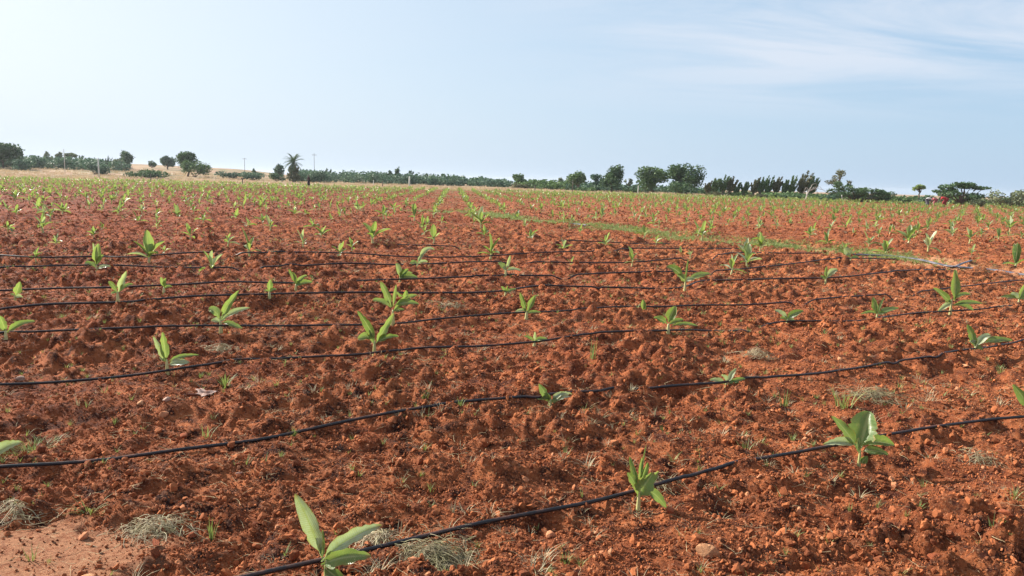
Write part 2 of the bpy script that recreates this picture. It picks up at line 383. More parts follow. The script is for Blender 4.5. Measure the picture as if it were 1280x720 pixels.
gme = np_mesh('ground', np.stack([gx, gy, GZ], -1), F, True,
              {'crust': crust_mask(gx, gy)*(gy > 0), 'dry': a_dry, 'track': a_track, 'turf': a_turf, 'sand': a_sand*.8})
link('ground', gme, mat_ground)['kind'] = 'structure'
# fill the small disc right under the camera
MBc = MB(); ring = [(rr[0]*math.sin(a), rr[0]*math.cos(a), float(GZ[i])) for i, a in enumerate(th)]
fan = MB(); fan.add([(0, 0, gz(0, 0))]+ring, [(0, i+1, i+2) for i in range(len(ring)-1)])
tag(fan.build('ground', mat_ground), kind='structure')
print('ground', nr, nt)

# ------------------------------------------------------------------ scattered instances (uncountable stuff)
def proto_coll(name, meshes, mat):
    c = bpy.data.collections.new(name)
    for i, me in enumerate(meshes):
        me.materials.append(mat); o = bpy.data.objects.new('%s_piece_%03d' % (name, i), me); c.objects.link(o)
    return c
def scatter(name, pts, scl, rot, idx, coll, label):
    me = bpy.data.meshes.new(name); me.vertices.add(len(pts)); me.vertices.foreach_set('co', pts.astype(np.float32).ravel())
    a = me.attributes.new('sc', 'FLOAT_VECTOR', 'POINT'); a.data.foreach_set('vector', scl.astype(np.float32).ravel())
    a = me.attributes.new('ro', 'FLOAT_VECTOR', 'POINT'); a.data.foreach_set('vector', rot.astype(np.float32).ravel())
    a = me.attributes.new('ix', 'INT', 'POINT'); a.data.foreach_set('value', idx.astype(np.int32))
    o = bpy.data.objects.new(name, me); COL.objects.link(o)
    ng = bpy.data.node_groups.new(name, 'GeometryNodeTree')
    ng.interface.new_socket('Geometry', in_out='INPUT', socket_type='NodeSocketGeometry'); ng.interface.new_socket('Geometry', in_out='OUTPUT', socket_type='NodeSocketGeometry')
    gi = ng.nodes.new('NodeGroupInput'); go = ng.nodes.new('NodeGroupOutput'); ip = ng.nodes.new('GeometryNodeInstanceOnPoints')
    ci = ng.nodes.new('GeometryNodeCollectionInfo'); ci.inputs['Collection'].default_value = coll; ci.inputs['Separate Children'].default_value = True; ci.inputs['Reset Children'].default_value = True
    ip.inputs['Pick Instance'].default_value = True
    def na(dt, nm):
        n = ng.nodes.new('GeometryNodeInputNamedAttribute'); n.data_type = dt; n.inputs['Name'].default_value = nm; return n.outputs['Attribute']
    L = ng.links; L.new(gi.outputs[0], ip.inputs['Points']); L.new(ci.outputs[0], ip.inputs['Instance'])
    L.new(na('FLOAT_VECTOR', 'sc'), ip.inputs['Scale']); L.new(na('FLOAT_VECTOR', 'ro'), ip.inputs['Rotation']); L.new(na('INT', 'ix'), ip.inputs['Instance Index'])
    L.new(ip.outputs[0], go.inputs[0])
    md = o.modifiers.new('scatter', 'NODES'); md.node_group = ng
    o['kind'] = 'stuff'; o['label'] = label; return o
import bmesh
def lumpmesh(name, seed, sub, amp, flat_=False):
    r = random.Random(seed); bm = bmesh.new(); bmesh.ops.create_icosphere(bm, subdivisions=sub, radius=1)
    ph = [(Vector((r.uniform(-1, 1), r.uniform(-1, 1), r.uniform(-1, 1))).normalized(), r.uniform(.15, .75)) for _ in range(9)]
    for v in bm.verts:
        k = 1.0
        for d, off in ph:                                  # broken faces: cut the ball by planes
            q = v.co.normalized().dot(d)
            if q > off: k = min(k, (off+.06)/q)
        k *= 1+amp*(r.random()-.5); v.co *= k
    sx_, sy_, sz_ = r.uniform(.8, 1.3), r.uniform(.8, 1.1), r.uniform(.6, .9)
    for v in bm.verts: v.co = Vector((v.co.x*sx_, v.co.y*sy_, v.co.z*sz_))
    me = bpy.data.meshes.new(name); bm.to_mesh(me); bm.free()
    me.polygons.foreach_set('use_smooth', [not flat_]*len(me.polygons)); return me
clods = proto_coll('soil_crumb', [lumpmesh('soil_crumb', i, 2 if i < 6 else 1, .28, True) for i in range(10)], mat_clod)
def fan_points(n, r0, r1, powr, half=39):
    u = rng.random(n); r = (r0**powr+u*(r1**powr-r0**powr))**(1/powr); a = np.radians(rng.uniform(-half, half, n))
    return r*np.sin(a), r*np.cos(a), r
def crumb_layer(name, n, r0, r1, powr, size_lo, size_hi, expo, label, clus=.4):
    x, y, r = fan_points(n, r0, r1, powr, 56 if r0 < 5 else 46)
    keep = (rng.random(n) < clus+(1-clus)*2*vnoise(x*4, y*4, 77)) & (rng.random(n) > crust_mask(x, y)*.82) & ((dist_poly(x, y, strip) > .4) | (r < 9))
    x, y, r = x[keep], y[keep], r[keep]; n = len(x)
    s = size_lo*(1-rng.random(n)*(1-(size_lo/size_hi)**expo))**(-1/expo)
    z = h_full(x, y)+s*.30
    S = s[:, None]*rng.uniform(.75, 1.25, (n, 3)); ro = rng.uniform(0, 6.28, (n, 3))
    return scatter(name, np.stack([x, y, z], -1), S, ro, rng.integers(0, 10, n), clods, label)
crumb_layer('soil_crumbs', 480000, 2.2, 10, .9, .0032, .036, 2.2, 'fine red crumbs of tilled soil lying close to the viewer')
crumb_layer('soil_clods', 220000, 9, 32, .9, .009, .055, 2.5, 'red clods strewn over the middle of the tilled field')
crumb_layer('far_clods', 60000, 28, 100, .9, .03, .09, 2.5, 'coarse red clods over the far half of the field')

# ------------------------------------------------------------------ grass blades, tufts, straw
def blade(mb, base, h, lean, az, w, bend=.5, n=3, col=.5):
    d = Vector((math.cos(az), math.sin(az), 0)); s = Vector((-d.y, d.x, 0)); vs = []
    for i in range(n+1):
        t_ = i/n; p = Vector(base)+d*(lean*h*(t_*(1-bend)+t_*t_*bend))+Vector((0, 0, h*(t_-.35*lean*t_*t_)))
        ww = w*(1-t_*.9)
        vs += [p-s*ww, p+s*ww]
    mb.add(vs, [(2*i, 2*i+1, 2*i+3, 2*i+2) for i in range(n)], None, col)
def tuft_mesh(name, seed, nb, h, spread, w, lean=(.2, 1.0)):
    r = random.Random(seed); mb = MB()
    for _ in range(nb):
        a = r.uniform(0, 6.28); q = r.uniform(0, spread)
        blade(mb, (q*math.cos(a), q*math.sin(a), -.01), h*r.uniform(.5, 1), r.uniform(*lean), a+r.uniform(-.6, .6), w*r.uniform(.6, 1.2), r.uniform(.2, .9), 3, r.random())
    return mb.mesh(name)
def strand_mesh(name, seed, n=3, L=1.0, w=.014):
    r = random.Random(seed); mb = MB()
    for _ in range(n):
        p = Vector((r.uniform(-.2, .2), r.uniform(-.2, .2), .03)); a = r.uniform(0, 6.28); pts = []
        k = r.uniform(-.18, .18)
        for i in range(7):
            pts.append(p.copy()); a += k+r.uniform(-.35, .35); p = p+Vector((math.cos(a), math.sin(a), r.uniform(-.12, .16)))*(L/6)
            p.z = max(p.z, .0)
        mb.tube(pts, [w, w, w*.9, w*.8, w*.7, w*.5, w*.3], 3, False, r.random())
    return mb.mesh(name)
straws = proto_coll('straw_strand', [strand_mesh('straw_strand', i, 1 if i < 4 else 2) for i in range(7)], mat_litter)
n = 9000; x, y, r_ = fan_points(n, 2.3, 14, 1.2); k = rng.random(n) < .25+1.2*vnoise(x*1.3, y*1.3, 91)**2; x, y = x[k], y[k]; n = len(x)
sz = rng.uniform(.02, .085, n)
scatter('straw_litter', np.stack([x, y, h_full(x, y)+.012], -1), np.repeat(sz[:, None], 3, 1), np.stack([rng.uniform(-.3, .3, n), rng.uniform(-.3, .3, n), rng.uniform(0, 6.28, n)], -1),
        rng.integers(0, 7, n), straws, 'dry straw and root threads lying on the red soil')
weeds = proto_coll('weed_sprig', [tuft_mesh('weed_sprig', 50+i, 7+i*2, 1.0, .22, .035) for i in range(6)], mat_weed)
n = 42000; x, y, r_ = fan_points(n, 2.4, 108, 1.6); k = rng.random(n) < .10+1.5*vnoise(x*.5+4, y*.5, 93)**3; x, y, r_ = x[k], y[k], r_[k]; n = len(x)
sz = rng.uniform(.025, .08, n)*(1+r_*.012)
scatter('field_weeds', np.stack([x, y, h_full(x, y)], -1), np.repeat(sz[:, None], 3, 1), np.stack([0*x, 0*x, rng.uniform(0, 6.28, n)], -1), rng.integers(0, 6, n), weeds,
        'small green weeds sprouting here and there between the crop rows')
n = 9000; x, y, r_ = fan_points(n, 2.5, 26, 1.4); k = rng.random(n) < .08+1.4*vnoise(x*1.1+14, y*1.1, 193)**3*(1.3-.02*x*5); x, y, r_ = x[k], y[k], r_[k]; n = len(x); sz = rng.uniform(.02, .06, n)
scatter('near_weeds', np.stack([x, y, h_full(x, y)], -1), np.repeat(sz[:, None], 3, 1), np.stack([0*x, 0*x, rng.uniform(0, 6.28, n)], -1), rng.integers(0, 6, n), weeds, 'tiny green weed seedlings dotted over the near soil')
grey = proto_coll('greying_sprig', [tuft_mesh('greying_sprig', 80+i, 12, 1.0, .5, .03, (.5, 1.6)) for i in range(6)], mat_greygrass)
n = 34000; x, y, r_ = fan_points(n, 2.4, 100, 1.5); k = rng.random(n) < .05+1.7*vnoise(x*.8+9, y*.8, 95)**3; x, y, r_ = x[k], y[k], r_[k]; n = len(x)
sz = rng.uniform(.03, .08, n)*(1+r_*.015)
scatter('wilted_weeds', np.stack([x, y, h_full(x, y)], -1), np.repeat(sz[:, None], 3, 1), np.stack([0*x, 0*x, rng.uniform(0, 6.28, n)], -1), rng.integers(0, 6, n), grey,
        'wilted grey weeds ploughed up and left on the soil')
# the green turf strip running slantwise through the field
n = 9500; seg = rng.random(n)**.8; cum = np.concatenate([[0], np.cumsum(np.hypot(*np.diff(strip[:13], axis=0).T))]); L_ = seg*cum[-1]
x = np.interp(L_, cum, strip[:13, 0])+rng.normal(0, .55, n); y = np.interp(L_, cum, strip[:13, 1])+rng.normal(0, .75, n)
k = rng.random(n) < -.25+1.5*vnoise(x*.5, y*.5, 97); x, y = x[k], y[k]; n = len(x); sz = rng.uniform(.04, .13, n)*(1+np.hypot(x, y)*.006)
scatter('grass_strip', np.stack([x, y, h_full(x, y)], -1), np.stack([sz*1.3, sz*1.3, sz], -1), np.stack([0*x, 0*x, rng.uniform(0, 6.28, n)], -1), rng.integers(0, 6, n), weeds,
        'strip of short grass crossing the field slantwise')
dryg = proto_coll('dry_sprig', [tuft_mesh('dry_sprig', 120+i, 16, 1.0, .8, .045, (.1, .7)) for i in range(6)], mat_drygrass)
n = 17000; x = rng.uniform(-170, 60, n); y = edge_y(x)+3.5+rng.random(n)**1.6*np.where(x < -20, 85, 34)
k = (rng.random(n) < -.1+1.4*vnoise(x*.12, y*.12, 98)) & ~((x > 32)); x, y = x[k], y[k]; n = len(x); sz = rng.uniform(.18, .6, n)
scatter('dry_grass', np.stack([x, y, h_full(x, y)-.03], -1), np.stack([sz*1.5, sz*1.5, sz], -1), np.stack([0*x, 0*x, rng.uniform(0, 6.28, n)], -1), rng.integers(0, 6, n), dryg,
        'tall dry tan grass beyond the far edge of the field')
n = 5000; x = rng.uniform(-100, 130, n); y = edge_y(x)+rng.normal(-1.2, 1.0, n)
k = rng.random(n) < .3+.9*(x > 5)+.4*vnoise(x*.1, y*.1, 99); x, y = x[k], y[k]; n = len(x); sz = rng.uniform(.15, .4, n)
scatter('edge_weeds', np.stack([x, y, h_full(x, y)-.02], -1), np.stack([sz, sz, sz], -1), np.stack([0*x, 0*x, rng.uniform(0, 6.28, n)], -1), rng.integers(0, 6, n), weeds,
        'green weeds along the far edge of the field')

# ------------------------------------------------------------------ hoses
def hose(px, label, gaps=(), rad=.0105, mat=None, name='drip_hose', flatten=1.0, lift=.013, ext=True):
    P = [ground(*p) for p in px]
    if name == 'drip_hose' and px[0][1] < 400: rad, lift = .013, .022
    if ext:
        a, b = Vector(P[0]), Vector(P[1]); P.insert(0, tuple(a+(a-b).normalized()*4)); a, b = Vector(P[-1]), Vector(P[-2])
        if px[-1][0] > 1270: P.append(tuple(a+(a-b).normalized()*4))
    P = np.array(P); cum = np.concatenate([[0], np.cumsum(np.hypot(*np.diff(P, axis=0).T))])
    m = max(30, int(cum[-1]/.045)); s = np.linspace(0, cum[-1], m)
    # smooth the traced polyline
    X = np.interp(s, cum, P[:, 0]); Y = np.interp(s, cum, P[:, 1]); kk = 7; ker = np.ones(2*kk+1)/(2*kk+1)
    Xp = np.pad(X, kk, mode='reflect', reflect_type='odd'); Yp = np.pad(Y, kk, mode='reflect', reflect_type='odd')
    X = np.convolve(Xp, ker, 'valid'); Y = np.convolve(Yp, ker, 'valid')
    X = X+.006*np.sin(s*2.1+px[0][1])+.003*np.sin(s*5.3)
    H = h_full(X, Y, np.full(m, .012))
    farh = px[0][1] < 440; wm = 8 if farh else 4; hw = 28 if farh else 13
    Hm = np.array([H[max(0, i-wm):i+wm+1].max() for i in range(m)])
    Hs = np.convolve(np.pad(Hm, hw, mode='edge'), np.ones(2*hw+1)/(2*hw+1), 'valid')
    if farh: Hs = np.convolve(np.pad(Hs, 10, mode='edge'), np.ones(21)/21, 'valid')
    Z = np.maximum(Hs+(.004 if farh else -.002), H-.008)+lift*flatten
    Z = np.convolve(np.pad(Z, 2, mode='edge'), np.ones(5)/5, 'valid')
    for (ga, gb) in gaps:
        x0, y0 = ground(*ga); x1, y1 = ground(*gb); i0 = int(np.argmin((X-x0)**2+(Y-y0)**2)); i1 = int(np.argmin((X-x1)**2+(Y-y1)**2)); i0, i1 = min(i0, i1), max(i0, i1)
        w = np.clip(np.minimum(np.arange(m)-i0+1, i1+1-np.arange(m))/7.0, 0, 1); w = w*w*(3-2*w); Z = Z*(1-w)+(H-.02)*w
    mb = MB(); n_ = 8; vs = []; uvs = []
    for i in range(m):
        j0, j1 = max(i-1, 0), min(i+1, m-1); tx, ty = X[j1]-X[j0], Y[j1]-Y[j0]; l = math.hypot(tx, ty) or 1; sx_, sy_ = -ty/l, tx/l
        for k_ in range(n_):
            an = 2*math.pi*k_/n_; vs.append((X[i]+sx_*rad*math.cos(an), Y[i]+sy_*rad*math.cos(an), Z[i]+rad*flatten*math.sin(an)))
            uvs.append((k_/n_, s[i]))
    fs = [(i*n_+k_, i*n_+(k_+1) % n_, (i+1)*n_+(k_+1) % n_, (i+1)*n_+k_) for i in range(m-1) for k_ in range(n_)]
    mb.add(vs, fs, uvs); o = mb.build(name, mat or mat_hose)
    return tag(o, label, 'hose', 'black drip hoses laid across the field' if name == 'drip_hose' else None)
hose([(340, 718.7), (400, 706), (470, 689), (505, 677), (557, 661), (640, 644), (690, 635), (760, 622), (790, 616), (860, 599), (877, 594), (960, 578), (1060, 562), (1115, 550), (1172, 539), (1197, 532), (1280, 524)],
     'nearest black drip hose, crossing the bottom edge and slanting up to the right', [((861, 598), (872, 595))])
hose([(0, 592.5), (50, 586), (135, 576), (150, 572), (212, 562), (320, 550), (425, 532), (520, 521), (610, 511), (654, 505), (687, 504), (795, 493), (855, 490.5), (917, 483), (974, 474), (1068, 459), (1105, 456), (1122, 453), (1166, 453), (1179, 447), (1220, 441), (1267, 434), (1284, 431)],
     'second black drip hose from the viewer, passing behind the low plant in the centre', [((138, 575), (147, 573)), ((656, 505), (684, 504)), ((1106, 455), (1119, 453.5)), ((1167, 453), (1177, 448))])
hose([(0, 483), (67, 476), (208, 464.5), (323, 453.7), (430, 448), (460, 447), (544, 438.4), (619, 435.6), (695, 427), (727, 422), (744, 421), (821, 419), (866, 416), (913, 417), (967, 407), (1004, 406.6), (1066, 405.6), (1107, 396), (1152, 391), (1190, 390), (1235, 387), (1280, 383)],
     'third drip hose, behind the plastic scrap, buried in places', [((731, 422), (741, 421)), ((925, 415), (950, 410))])
hose([(0, 429), (95, 425), (185, 420), (222, 417), (277, 412.7), (342, 411), (430, 410), (470, 409), (494, 406.6), (554, 400), (638, 397), (695, 394), (765, 388), (840, 385), (864, 382), (930, 385), (990, 381), (1047, 374.7), (1079, 374), (1150, 369), (1199, 363.4), (1280, 353)],
     'fourth black drip hose, level on the left, rising to the sandy ground on the right', [((985, 381), (1015, 378)), ((1105, 373), (1150, 369))])
hose([(0, 395), (37, 391), (112, 389), (169, 386), (217, 380), (240, 379), (314, 377.5), (380, 373), (470, 372), (606, 370), (632, 367), (674, 361.8), (739, 363), (849, 362), (877, 358), (925, 356), (984, 354), (1032, 352), (1079, 349), (1143, 344), (1182, 338)],
     'fifth black drip hose, ending short at the right beside the dark main hose', [((185, 384), (200, 382)), ((745, 363), (752, 363))])
hose([(0, 367), (75, 363.4), (131, 362.5), (178, 360), (235, 358), (282, 354), (342, 356), (389, 356), (465, 354), (535, 353), (591, 350), (677, 350), (756, 348), (849, 346.6), (944, 340), (1000, 335), (1035, 330.6), (1085, 329), (1120, 325)],
     'sixth black drip hose, sagging a little behind the third row of plants', [((690, 350), (720, 349)), ((875, 346), (905, 343))])
hose([(0, 341), (25, 340), (160, 338), (260, 340), (382, 337), (432, 336), (502, 335), (560, 334), (616, 334), (690, 330), (800, 330), (900, 324), (960, 319), (1030, 317)],
     'seventh black drip hose, thin and broken in the middle distance', [((290, 340), (330, 339)), ((630, 333), (665, 331)), ((850, 327), (890, 324))])
hose([(0, 328), (47, 326), (122, 326), (160, 327), (247, 324), (320, 325), (382, 323), (457, 322), (480, 324), (612, 325), (652, 322), (727, 321), (800, 317), (885, 315), (925, 312)],
     'eighth black drip hose, faint behind the seventh', [((265, 324), (295, 325)), ((745, 320), (790, 318))])
hose([(480, 308), (600, 306), (700, 306), (800, 308), (837, 307)], 'ninth and farthest visible drip hose, a faint dark thread in front of the grass strip', [((560, 307), (700, 306))], ext=False)
hose([(706, 280), (720, 281), (736, 282.5)], 'short bluish length of hose lying on the grass strip', rad=.07, mat=mat_main, name='supply_hose', flatten=.35, ext=False, lift=.03)
hose([(1066, 319), (1120, 321), (1151, 325), (1180, 331), (1198, 333.5), (1225, 337), (1249, 340), (1282, 345), (1330, 351)],
     'dark blue grey main hose lying flat beside the sandy patch on the right', rad=.055, mat=mat_main, name='supply_hose', flatten=.4, ext=False, lift=.02)
hose([(1192, 333.5), (1203, 330.5), (1214, 328.5)], 'short dark branch of hose joining the main hose on the right', rad=.03, mat=mat_main, name='supply_hose', flatten=.5, ext=False, lift=.02)

# ------------------------------------------------------------------ banana plants
def leaf_geo(mb, p0, c1, p1, width, nrm, fold=.22, pet=.16, wob=.06, seed=0, nl=9, tone=.5, blunt=False):
    """a banana leaf: short channelled stalk, broad folded blade, wavy edge, blunt tip"""
    r = random.Random(seed); p0, c1, p1 = Vector(p0), Vector(c1), Vector(p1)
    vs = []; uvs = []; L = (p1-p0).length
    ph = r.uniform(0, 6); asym = r.uniform(.85, 1.15)
    for i in range(nl+1):
        t_ = 1-(1-i/nl)**1.35; p = p0*(1-t_)**2+c1*2*t_*(1-t_)+p1*t_*t_
        tg = ((c1-p0)*(1-t_)+(p1-c1)*t_).normalized()
        s = tg.cross(nrm).normalized(); nn = s.cross(tg).normalized()
        if t_ <= pet: w = width*.055
        else:
            q = (t_-pet)/(1-pet); w = width*.5*max((math.sin(math.pi*min(q**(.70 if not blunt else .85), 1.0))**(.55 if not blunt else .42))*(1-.10*q) if q < .995 else 0, .03 if q > .9 else .055)
        wv = wob*width*math.sin(ph+t_*11); rg = 1-.22*(r.random() < .22)*(.25 < t_ < .9)
        for k_, u in enumerate((-1, -.5, 0, .5, 1)):
            lift_ = abs(u)*fold*w*2*(1 if u < 0 else 1)+(wv*abs(u) if t_ > pet else 0)*(1 if u > 0 else -.6)
            vs.append(p+s*u*w*((asym if u > 0 else 1)*(rg if abs(u) == 1 else 1))+nn*lift_); uvs.append((.5+u/2, t_))
    fs = [(i*5+k_, i*5+k_+1, (i+1)*5+k_+1, (i+1)*5+k_) for i in range(nl) for k_ in range(4)]
    mb.add(vs, fs, uvs, tone)
def stem_geo(mb, h, r0, lean=(0, 0), n=6):
    pts = [(lean[0]*t_*t_, lean[1]*t_*t_, -.03+(h+.03)*t_) for t_ in (0, .2, .45, .7, .9, 1.0)]
    mb.tube(pts, [r0*1.15, r0*1.05, r0*.85, r0*.7, r0*.5, r0*.3], n)
G_NEAR = 'young banana plants in the nearer rows'; G_FAR = 'young banana plants crowded in the distant rows'
def banana_fit(bx, by, leaves, label, stem=.55):
    """leaves: (tip x, tip y, width px[, attach x, attach y, arch, away]) as measured in the photograph, turned into metres on the spot where the plant stands"""
    X, Y = ground(bx, by); D = math.hypot(X, Y); az = math.atan2(X, Y)
    dep = Vector((X, Y, -EYE)).dot(CM.to_3x3() @ Vector((0, 0, -1))); m = dep/949.0
    base = Vector((X, Y, gz(X, Y)-.004)); rt = Vector((1, 0, 0)); aw = Vector((math.sin(az), math.cos(az), 0)); up = Vector((0, 0, 1))
    root = empty('banana_plant', base); tag(root, label, 'banana plant', G_NEAR)
    H = max(by-l[1] for l in leaves); hs = min(max(H*.34, 5), 40)*m
    mb = MB(); stem_geo(mb, hs, max(.012, min(.022, 2.6*m)), (0, 0)); mb.build('stem', mat_stem, root)
    sk = math.cos(PITCH)-(by-360)/949*math.sin(PITCH)
    for i, l in enumerate(leaves):
        rnd = random.Random(bx*7+i); tx, ty, w = l[0]-bx, by-l[1], l[2]
        if len(l) > 4: axp, ayp = l[3]-bx, by-l[4]
        else: axp, ayp = 0, hs/m*rnd.uniform(.7, .95)
        arch = l[5] if len(l) > 5 else rnd.uniform(.08, .25); away = l[6] if len(l) > 6 else rnd.uniform(-.25, .3)
        Lp = math.hypot(tx-axp, ty-ayp)*m
        p0 = rt*axp*m+up*max(ayp*m, .02); p1 = rt*tx*m+up*(ty*m/sk)+aw*away*Lp
        p1.z += away*Lp*-.0
        c1 = (p0+p1)/2+up*arch*Lp-rt*(tx-axp)*m*.12
        nrm = (-aw*1.0+up*(.75 if abs(tx-axp) > abs(ty-ayp) else .15)+rt*rnd.uniform(-.55, .55)).normalized()
        lf = MB(); leaf_geo(lf, p0, c1, p1, w*m*(1.18 if w < 25 else 1.12), nrm, rnd.uniform(.2, .45), .14, rnd.uniform(.04, .10), bx+i, 16 if by > 430 else 9, rnd.random(), w > 25); lf.build('leaf', mat_leaf, root)
    return root
def banana_mesh(seed, parts=False):
    """a generic plant about 0.5 m tall; returns list of (name, mesh, material)"""
    r = random.Random(seed); out_ = []; mb = MB(); hs = r.uniform(.10, .17); stem_geo(mb, hs, .020, (r.uniform(-.03, .03), r.uniform(-.03, .03)), 5)
    out_.append(('stem', mb.mesh('stem'), mat_stem)); nl = r.choice([4, 5, 6, 7]); a0 = r.uniform(0, 6.28)
    for i in range(nl):
        a = a0+i*2.4+r.uniform(-.3, .3); f = i/(nl-1); el_ = R(2+f*72+r.uniform(-12, 12)); L = r.uniform(.17, .32)*(1 if f < .9 else 1.15)
        d = Vector((math.cos(a)*math.cos(el_), math.sin(a)*math.cos(el_), math.sin(el_))); p0 = Vector((0, 0, hs*(.6+.38*f)))
        p1 = p0+d*L; p1.z -= .25*L*(1-f)*r.random(); c1 = p0+d*L*.5+Vector((0, 0, L*.16*(1-f)))
        nrm = Vector((-math.cos(a)*math.sin(el_), -math.sin(a)*math.sin(el_), math.cos(el_)))
        lf = MB(); leaf_geo(lf, p0, c1, p1, L*r.uniform(.26, .44), nrm, r.uniform(.12, .45), .16, .05, seed*9+i, 6, r.random())
        out_.append(('leaf', lf.mesh('leaf'), mat_leaf))
    return out_
PROTO = [banana_mesh(200+i) for i in range(16)]
def banana_copy(bx, by, hpx, label, group, k=None, rz=None, XY=None):
    X, Y = XY or ground(bx, by); D = math.hypot(X, Y); pr = PROTO[(k if k is not None else random.randrange(16)) % 16]
    root = empty('banana_plant', (X, Y, gz(X, Y)-.006), rz if rz is not None else random.uniform(0, 6.28)); s = (hpx*D/949)/.44
    s = min(max(s, .45), 1.7); root.scale = (s, s, s); tag(root, label, 'banana plant', group)
    for nm, me, mt in pr: link(nm, me, mt, root)
    return root
for o_ in [p for q in PROTO for p in q]: o_[1].materials.append(o_[2])
banana_fit(408, 733, [(370, 625, 18, 402, 694, .03, .1), (479, 668, 17, 402, 702, .14, .3), (463, 692, 19, 402, 706, .10, -.1), (436, 728, 14, 404, 708, .05, -.3), (386, 655, 6, 401, 694, .03, .3), (404, 666, 6, 403, 700, 0, .1)],
           'banana plant nearest the viewer at the bottom edge, one blade upright and two pointing right')
banana_fit(798, 632, [(815, 583, 21, 796, 614, -.02, -.1), (784, 567, 8, 797, 608, .02, .1), (782, 585, 9, 796, 607, .12, 0), (799, 568, 6, 797, 600, 0, .2), (807, 574, 8, 798, 600, 0, .2), (821, 586, 10, 800, 614, .05, .3), (833, 629, 11, 806, 606, .35, .1), (804, 552, 2, 799, 590, .05, .2)],
           'upright yellow green banana plant astride the nearest hose')
banana_fit(1074, 577, [(1081, 508, 34, 1074, 552, -.02, .05), (1034, 516, 11, 1069, 552, .05, .1), (1027, 549, 11, 1068, 548, .18, -.1), (1116, 551, 14, 1077, 548, .2, .2), (1109, 558, 11, 1077, 556, .16, -.2), (1084, 562, 8, 1076, 576, .1, -.2), (1070, 540, 5, 1073, 560, 0, 0)],
           'banana plant with one broad rounded upright leaf beside the nearest hose on the right')
banana_fit(688, 504, [(673, 477, 9, 686, 500, .02, 0), (717, 491, 9, 692, 499, .25, .1), (706, 488, 7, 690, 498, .1, .2), (680, 488, 6), (668, 497, 4), (697, 498, 7, 690, 502, .3, -.2)],
           'low squat banana plant with clumped leaves on the second hose')
banana_fit(1290, 521, [(1261, 481, 10, 1286, 512, .02, 0), (1300, 480, 10), (1272, 505, 6), (1318, 505, 9)], 'banana plant half cut off by the right edge, a dark pointed blade leaning in')
banana_fit(-12, 572, [(30, 546, 13, -10, 566, .12, -.1), (-25, 540, 9), (8, 552, 7, -10, 566, .1, .2)], 'banana plant mostly outside the left edge, one flat leaf reaching in')
banana_fit(1219, 441, [(1205, 407, 8, 1218, 436, .1, .1), (1236, 420, 8, 1220, 434, .3, .2), (1263, 425, 8, 1228, 429, .1, 0), (1209, 428, 6), (1228, 438, 5)], 'sprawling banana plant on the second hose near the right edge')
banana_fit(908, 485, [(886, 477, 6, 906, 482, .2, 0), (919, 461, 6, 909, 480, .05, 0), (931, 474, 7, 910, 482, .1, 0), (900, 470, 5), (924, 482, 5)], 'small sprawling banana plant tucked behind the second hose right of centre')
banana_fit(209, 463, [(205, 412, 10, 208, 448, -.02, 0), (193, 417, 6, 206, 448, .05, 0), (238, 449, 9, 211, 452, .1, -.1), (250, 441, 5, 211, 448, .12, .2), (200, 444, 6)], 'banana plant with two upright blades standing behind the third hose on the left')
banana_fit(468, 441, [(447, 386, 9, 469, 422, .03, 0), (492, 388, 9, 470, 425, -.12, .1), (498, 416, 8, 471, 424, .1, 0), (447, 421, 9, 466, 420, .3, -.1), (455, 405, 5)], 'tall banana plant at the third hose, front one of the overlapping pair')
banana_fit(491, 412, [(475, 359, 8, 489, 390, .02, 0), (465, 383, 8, 488, 391, .15, 0), (523, 386, 8, 493, 388, .12, 0), (495, 363, 4, 491, 390, 0, .1), (510, 376, 6), (506, 394, 5)], 'tall banana plant at the fourth hose, rear one of the overlapping pair')
banana_fit(505, 377, [(495, 361, 4), (522, 366, 6), (508, 359, 6), (515, 372, 4)], 'small banana plant just behind the overlapping pair')
banana_fit(276, 413, [(300, 358, 9, 277, 394, .02, 0), (261, 384, 9, 275, 394, .55, 0), (314, 380, 7, 278, 395, .1, .1), (303, 405, 7, 278, 398, .15, -.1), (264, 396, 6), (285, 388, 7)], 'bushy banana plant on the fourth hose at left with a tall bright leaf leaning right')
banana_fit(8, 432, [(46, 410, 7, 10, 424, .15, 0), (1, 403, 8), (-12, 415, 6)], 'banana plant at the left edge on the fourth hose with a long leaf lying right')
banana_fit(148, 388, [(161, 349, 7, 149, 376, .02, 0), (168, 365, 7, 150, 376, .1, -.1), (137, 363, 6, 148, 376, .2, 0), (140, 378, 4)], 'banana plant on the fifth hose at left with yellowing tip')
banana_fit(19, 373, [(27, 347, 8, 20, 364, 0, 0), (29, 367, 5), (13, 363, 3)], 'small yellow green banana plant on the sixth hose near the left edge')
banana_fit(205, 364, [(201, 345, 5), (208, 346, 4), (216, 357, 4)], 'very small banana plant on the sixth hose between two taller ones')
banana_fit(337, 377, [(338, 355, 6), (346, 367, 4), (330, 369, 3)], 'very small banana plant behind the bushy one at left')
banana_fit(370, 361, [(361, 334, 4), (391, 350, 7), (366, 337, 4), (384, 341, 5), (376, 352, 7)], 'spiky banana plant on the sixth hose left of centre')
banana_fit(121, 343, [(125, 304, 9, 121, 330, 0, 0), (118, 303, 3, 120, 330, .02, .1), (139, 332, 5, 121, 336, .1, 0), (106, 329, 6, 120, 334, .25, 0), (131, 318, 5)], 'tall narrow banana plant by the seventh hose at left')
banana_fit(658, 400, [(649, 367, 7, 657, 391, .02, 0), (669, 369, 7, 659, 391, .02, 0), (643, 391, 4), (676, 391, 4), (652, 386, 4)], 'banana plant with two leaves in a V on the fourth hose at the centre')
banana_fit(668, 430, [(668, 411, 4), (654, 417, 4), (684, 421, 5), (676, 424, 4)], 'stunted banana plant just behind the third hose at the centre')
